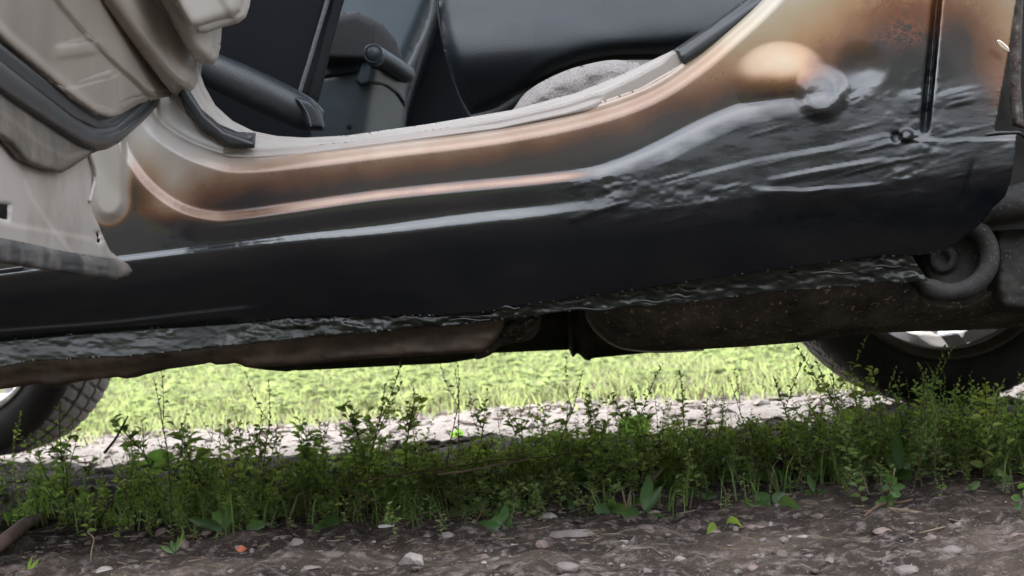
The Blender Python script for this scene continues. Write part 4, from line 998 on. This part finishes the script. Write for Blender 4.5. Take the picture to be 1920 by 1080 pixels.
blades('short_grass', xs, ys, rng.uniform(.02, .062, len(xs)), rng.uniform(.0012, .0030, len(xs)), [M_LEAF2, M_DRY], 'thin grass blades mixed among the shaded weeds', 'grass', .12, .9)
# sunlit meadow beyond the track
n = 230000; u = rng.random(n); ys = 2.0+9.5*u**1.7; hw = (ys+1.35)*.42+.3; xs = rng.uniform(-1, 1, n)*hw
edge = 2.30-.12*xs+.3*fbm(xs*1.5, xs*0, 5, 3)+rng.normal(0, .17, n); k = ys > edge; xs = xs[k]; ys = ys[k]
k = fbm(xs*2.5, ys*2.5, 66, 3) > -.42; xs = xs[k]; ys = ys[k]
blades('meadow_grass', xs, ys, rng.uniform(.02, .06, len(xs))*(1+1.1*fbm(xs*2.2, ys*2.2, 12, 3)), rng.uniform(.0015, .0045, len(xs))*(1+ys*.12), [M_FIELD, M_DRY], 'bright sunlit short grass beyond the gravel track', 'grass', .30, 1.0)
# round clover-like leaves and blossoms in the meadow
pr = []
for sd_ in range(4):
    rs = random.Random(sd_); V, Fc, Mi = [], [], []
    for kk in range(5):
        a = rs.uniform(0, 6.28); stem = Vector((math.cos(a)*.02, math.sin(a)*.02, rs.uniform(.02, .045)))
        for q_ in range(3): leaf_geo(V, Fc, Mi, stem, Vector((math.cos(a+q_*2.1), math.sin(a+q_*2.1), .3)), .016, .014, 0, rs=rs)
    pr.append((V, Fc, Mi))
pl = []
for _ in range(1800):
    yw = random.uniform(2.2, 9); xw = random.uniform(-1, 1)*((yw+1.35)*.42+.3)
    if yw < 2.4-.12*xw: continue
    pl.append((random.randrange(4), xw, yw, random.uniform(.8, 1.8), random.uniform(0, 6.28)))
merge_instances('clover', pr, pl, [M_FIELD], 'clover leaves scattered through the sunlit meadow grass', 'clover')
M_PET = simple('pink_clover_bloom', (.55, .34, .38), .7, .2)
for i, (px, py) in enumerate([(1415, 652), (1428, 655), (1442, 668), (1462, 650), (845, 680), (655, 690), (1405, 668)]):
    q = PG(px, py+9) if py > 665 else P1(px, py, 4.2)
    gz = float(gnd(q.x, q.y)); top = max(q.z, gz+.06)
    root = empty('clover_flower', (q.x, q.y, gz), ['pink clover blossom, leftmost of those above the right half of the meadow', 'pink clover blossom just right of the leftmost one, under the tank', 'pink clover blossom lowest of the right-hand cluster', 'pink clover blossom at the right end of the cluster near the tyre', 'single reddish clover bloom near the middle, under the floor pan', 'pale clover bloom in the meadow left of the middle', 'small pink bloom beneath the leftmost of the right-hand cluster'][i], 'flower')
    tube('stem', [(Vector((q.x, q.y, gz)), .0015), (Vector((q.x+.004, q.y, top-.005)), .001)], M_LEAF2, root, 5, 0)
    V, Fc = ICO[2]; V = V*(1+.35*rng.random((len(V), 1)))*.009
    link('bloom', mesh_np('bloom', V+np.array([q.x+.004, q.y, top]), Fc, False), M_PET, root)

# broad-leaved plants: every big leaf its own part
def broad_leaf(root, base, tip, w, mat=None, curl=.15, name='leaf', stemf=.25):
    base = Vector(base); tip = Vector(tip); dv = tip-base; L = dv.length; dn = dv.normalized()
    view = (Vector(CP)-base).normalized(); side = dn.cross(view).normalized(); nrm = side.cross(dn)
    V = []; Fc = []; n = 12; cols = [-1, -.55, 0, .55, 1]
    for i in range(n+1):
        t = i/n
        prof = 0.05 if t < stemf*.8 else math.sin(math.pi*min(1, ((t-stemf*.8)/(1-stemf*.8))**.8))**.7
        prof = max(prof, .05)*(.999 if t < 1 else .3)
        c = base+dv*t+nrm*(-curl*L*(math.sin(math.pi*t)*.6))+Vector((0, 0, -curl*L*t*t*.5))
        for cc in cols: V.append(c+side*cc*w*.5*prof+nrm*(abs(cc)**1.5*.16*w*prof+.03*w*math.sin(t*19+cc*2)*abs(cc)))
    for i in range(n):
        for j in range(4): a = i*5+j; Fc.append((a, a+1, a+6, a+5))
    return link(name, mesh_np(name, V, Fc, True), mat or M_LEAFB, root)
def broad_plant(name, px, py, leaves, label, cat, mat=None):
    """leaves: [(tip px, tip py, width px, toward-camera metres)]"""
    q = PG(px, py); root = empty(name, q, label, cat); sc = (q.y-CP[1])/F
    for (tx, tyy, w_, dy) in leaves:
        tp = P1(tx, tyy, q.y-dy); gz = float(gnd(tp.x, tp.y)); tp.z = max(tp.z, gz+.004)
        broad_leaf(root, q, tp, w_*sc*1.1, mat)
    return root
M_LBRIGHT = leaf_mat('bright_young_leaf', (.16, .27, .07), .4)
broad_plant('seedling', 1352, 990, [(1326, 1018, 28, .03), (1396, 1006, 40, .03)], 'bright green two-leaf seedling lying on the dirt right of the middle', 'seedling', M_LBRIGHT)
broad_plant('plantain', 1448, 950, [(1415, 922, 26, .0), (1470, 920, 24, -.01), (1498, 944, 34, .03), (1436, 970, 22, .04), (1410, 945, 22, .02)], 'low plantain with glossy drooping leaves above the two-leaf seedling', 'plant')
broad_plant('plantain', 1206, 972, [(1218, 885, 22, 0), (1250, 968, 18, .03), (1165, 955, 26, .02), (1240, 905, 14, -.02)], 'plantain with one tall upright leaf, right of the broad flat stone', 'plant')
broad_plant('plantain', 945, 985, [(925, 965, 30, 0), (962, 998, 34, .03), (900, 990, 26, .02), (880, 985, 20, .02), (948, 940, 14, 0)], 'dark broad-leaved plantain rosette at the front edge near the middle', 'plant')
broad_plant('plantain', 425, 1000, [(400, 955, 22, 0), (380, 970, 16, .01), (350, 965, 14, .0), (430, 940, 14, 0)], 'pale-veined leafy plantain left of the middle behind the brick chip', 'plant')
broad_plant('plantain', 482, 1000, [(478, 972, 32, .0)], 'single round leaf standing by the grey stones', 'plant')
broad_plant('plantain', 1690, 895, [(1678, 806, 20, 0), (1660, 850, 14, 0), (1718, 842, 18, .0), (1655, 880, 12, .01)], 'tall plantain with a pale upright leaf, below the right tyre', 'plant')
broad_plant('dock_plant', 1740, 850, [(1745, 785, 34, 0), (1720, 800, 20, 0), (1762, 810, 24, 0)], 'broad bright leaf plant in the weeds below the right tyre', 'plant')
broad_plant('dock_plant', 1905, 860, [(1918, 775, 40, 0), (1895, 810, 20, 0)], 'broad leaf plant cut by the right edge of the picture', 'plant')
broad_plant('dock_plant', 300, 880, [(298, 838, 50, -.01), (262, 862, 20, 0)], 'round-leaved plant in the weeds right of the left tyre', 'plant')
broad_plant('dock_plant', 1195, 830, [(1200, 770, 40, 0), (1165, 775, 34, 0)], 'sunlit broad-leaved plant at the back of the weeds right of the middle', 'plant')
broad_plant('dock_plant', 865, 830, [(858, 800, 15, 0), (845, 806, 12, 0)], 'sunlit small broad-leaved plant at the back of the weeds near the middle', 'plant')
broad_plant('dock_plant', 1865, 850, [(1840, 790, 30, 0), (1880, 800, 26, 0), (1812, 820, 22, 0)], 'clump of dark broad leaves in the right-hand weeds', 'plant')
broad_plant('dock_plant', 715, 935, [(712, 905, 26, 0), (720, 930, 12, .02), (740, 890, 22, 0)], 'yellowish broad-leaved plant left of the middle in the shaded weeds', 'plant')
broad_plant('grass_sprout', 50, 1076, [(74, 1044, 6, 0), (60, 1040, 5, 0), (40, 1074, 6, .0)], 'short bright grass sprout at the bottom left corner', 'plant', M_LBRIGHT)
broad_plant('grass_sprout', 330, 1040, [(345, 990, 5, 0), (300, 1020, 8, 0), (320, 1010, 8, 0), (335, 1000, 4, 0)], 'spiky grass tuft on the dirt left of the brick chip', 'plant')
rs9 = random.Random(91); kinds9 = [('pale blunt-leaved rosette', 'plant'), ('narrow-leaved young plantain', 'plant'), ('small round-leaved sprout', 'plant')]
for k9 in range(46):
    px = 40+k9*41+rs9.uniform(-16, 16); fyp = float(np.interp(px, [0, 100, 420, 700, 1000, 1300, 1500, 1900], [985, 985, 1000, 988, 968, 962, 936, 918]))
    py = fyp-rs9.uniform(-6, 62); kk = rs9.randrange(3); zn = [n_ for lim, n_ in zone_names if px < lim][0]
    lv = []
    for _ in range(rs9.randint(3, 6)):
        a_ = rs9.uniform(.25, 2.9); L_ = rs9.uniform(22, 52)*(1 if kk else .8)
        lv.append((px+math.cos(a_)*L_, py-math.sin(a_)*L_*rs9.uniform(.5, 1.1), L_*[.42, .24, .55][kk], rs9.uniform(-.02, .03)))
    broad_plant('low_plant', px, py, lv, '%s at the %s of the weeds, %s' % (kinds9[kk][0], 'very front' if py > fyp-25 else 'front', zn), 'plant', M_LEAFB if kk != 0 else M_LEAF)['group'] = 'low leafy plants along the front of the weeds'
# seedling with round leaves growing from the twig
def round_weed(px, py, pts, label):
    q = PG(px, py); root = empty('small_weed', q, label, 'weed'); sc = (q.y-CP[1])/F
    stem = [P1(a, b, q.y) for a, b in [(px, py), (px+6, py-30), (px+12, py-60), (px+16, py-80)]]; stem[0] = q.copy()
    tube('stem', [(s_, .0011) for s_ in stem], M_STEM, root, 6, 3)
    for i, (lx, ly, lw, bx, by) in enumerate(pts):
        broad_leaf(root, P1(bx, by, q.y), P1(lx, ly, q.y-.01), lw*sc, stemf=.12, curl=.1)
round_weed(1662, 958, [(1640, 948, 14, 1664, 935), (1672, 925, 14, 1666, 940), (1650, 930, 12, 1664, 938), (1690, 928, 16, 1668, 922), (1698, 910, 14, 1670, 915), (1655, 915, 12, 1668, 910), (1680, 893, 14, 1672, 905), (1662, 893, 11, 1672, 900), (1675, 945, 12, 1664, 945)], 'small round-leaved weed rising from the forked twig in the right-hand dirt')
round_weed(1915, 975, [(1900, 950, 14, 1916, 948), (1895, 930, 14, 1916, 935), (1912, 905, 16, 1918, 915), (1925, 925, 14, 1917, 925)], 'small leafy weed at the right edge above the reddish stone')

# litter, twigs, dead stems
def gtube(name, pts, mat, label, cat, r=1.0, Yo=0):
    W = []
    for (px, py, w_, lift) in pts:
        q = PG(px, py); W.append((q+Vector((0, 0, lift)), w_*(q.y-CP[1])/F/2))
    o = tube(name, [(w__[0]-W[0][0]*0, w__[1]) for w__ in W], mat, None, 8, 4)
    o.location = W[0][0]; o.data.transform(Matrix.Translation(-W[0][0])); return set_props(o, label, cat)
M_WOOD = NT('weathered_wood'); t = M_WOOD; n = t.noise(60, 5, .6, stretch=(.25, 1, 1)); t.set(Base_Color=t.ramp(n, [(.3, (.13, .085, .07)), (.7, (.26, .18, .15))]), Roughness=.85); t.bump(n, .6, .002); M_WOOD = t.m
gtube('wood_splinter', [(-20, 1045, 30, .006), (20, 1018, 26, .008), (50, 996, 24, .010), (72, 984, 16, .010), (80, 976, 6, .010)], M_WOOD, 'reddish-brown splinter of wood lying in the dirt at the left edge', 'wood')
gtube('twig', [(1615, 1005, 3, .003), (1618, 985, 5, .006), (1640, 968, 6, .008), (1660, 958, 7, .008), (1690, 953, 6, .006), (1712, 947, 3, .006)], M_DRYR, 'forked brown twig lying on the dirt at the right', 'twig')
gtube('twig', [(1665, 960, 8, .003), (1720, 968, 9, .003), (1765, 975, 7, .002), (1812, 985, 3, .002)], M_DRY, 'half buried greyish stick right of the forked twig', 'twig')
gtube('twig', [(1722, 1004, 2, .002), (1745, 1001, 4, .003), (1772, 994, 3, .003)], M_DRY, 'short pale twig below the half buried stick', 'twig')
M_WHITE = simple('dirty_white_plastic', (.5, .49, .47), .4, .2)
q = PG(725, 992)
o = box('plastic_scrap', q.x-.009, q.x+.009, q.y-.006, q.y+.006, q.z+.002, q.z+.005, M_WHITE, None, .001); set_props(o, 'small dirty white plastic scrap on the dirt left of the middle', 'litter')
def dead(pts, Y, r, label, mat=M_DRYR):
    W = [P1(a, b, Y+.36+k_*.006) for k_, (a, b) in enumerate(pts)]; r = r*.75
    for w__ in W: w__.z = max(w__.z, float(gnd(w__.x, w__.y))+.003)
    o = tube('dead_stem', [(w__, r*(1-.6*i/len(W))) for i, w__ in enumerate(W)], mat, None, 6, 4); set_props(o, label, 'dead stem')
    c = W[0].copy(); o.location = c; o.data.transform(Matrix.Translation(-c))
dead([(660, 905), (760, 888), (860, 874), (940, 862), (1010, 858), (1070, 850)], -.02, .0013, 'long reddish dead stem lying across the weeds near the middle, upper one')
dead([(820, 890), (880, 882), (940, 870), (985, 862), (1000, 852)], -.03, .0022, 'thick reddish dead stem just below the long one', M_DRY)
dead([(800, 896), (860, 865), (920, 856), (980, 850)], -.01, .001, 'thin dead stem crossing above the thick one', M_DRY)
dead([(640, 915), (690, 932), (715, 958), (760, 972)], -.06, .001, 'thin curved dead stem at the front of the weeds left of the middle')
dead([(700, 995), (760, 985), (800, 960), (880, 1000)], -.1, .001, 'bent dry stem on the dirt beside the plastic scrap')
dead([(820, 1035), (860, 1025), (885, 1000), (900, 965), (907, 940)], -.15, .0013, 'upright dry stem rising left of the dark plantain rosette')
dead([(1640, 965), (1630, 940), (1622, 905), (1614, 884)], -.12, .0013, 'dry bent stalk standing left of the round-leaved weed', M_DRY)
dead([(170, 1052), (172, 1030), (176, 1010), (164, 998)], -.22, .0012, 'pale dry stalk standing in the dirt at lower left', M_DRY)
dead([(195, 850), (215, 825), (232, 795), (240, 780)], .18, .0026, 'dark slanting dead stalk in front of the gravel right of the left tyre', M_STEM)
dead([(1220, 905), (1234, 890), (1244, 878)], -.05, .0022, 'seed head on a stalk beside the tall plantain leaf', M_DRYR)
# scattered straw
n = 420; xs = rng.uniform(-.7, .7, n); ys = rng.uniform(-.12, .5, n)
az = rng.uniform(0, 6.28, n); L = rng.uniform(.004, .018, n); zs = gnd(xs, ys)+rng.uniform(.002, .008, n)
A = np.stack([xs, ys, zs], 1); B = A+np.stack([np.cos(az)*L, np.sin(az)*L, rng.uniform(-.002, .003, n)], 1); up = np.array([0, 0, .0006])
V = np.stack([A-up, A+up, B+up, B-up], 1).reshape(-1, 3); Fq = np.arange(n*4).reshape(-1, 4)
o = link('straw_litter', mesh_np('straw_litter', V, Fq, False), M_DRY); set_props(o, 'short dry straw bits scattered on the dirt', 'straw', kind='stuff')
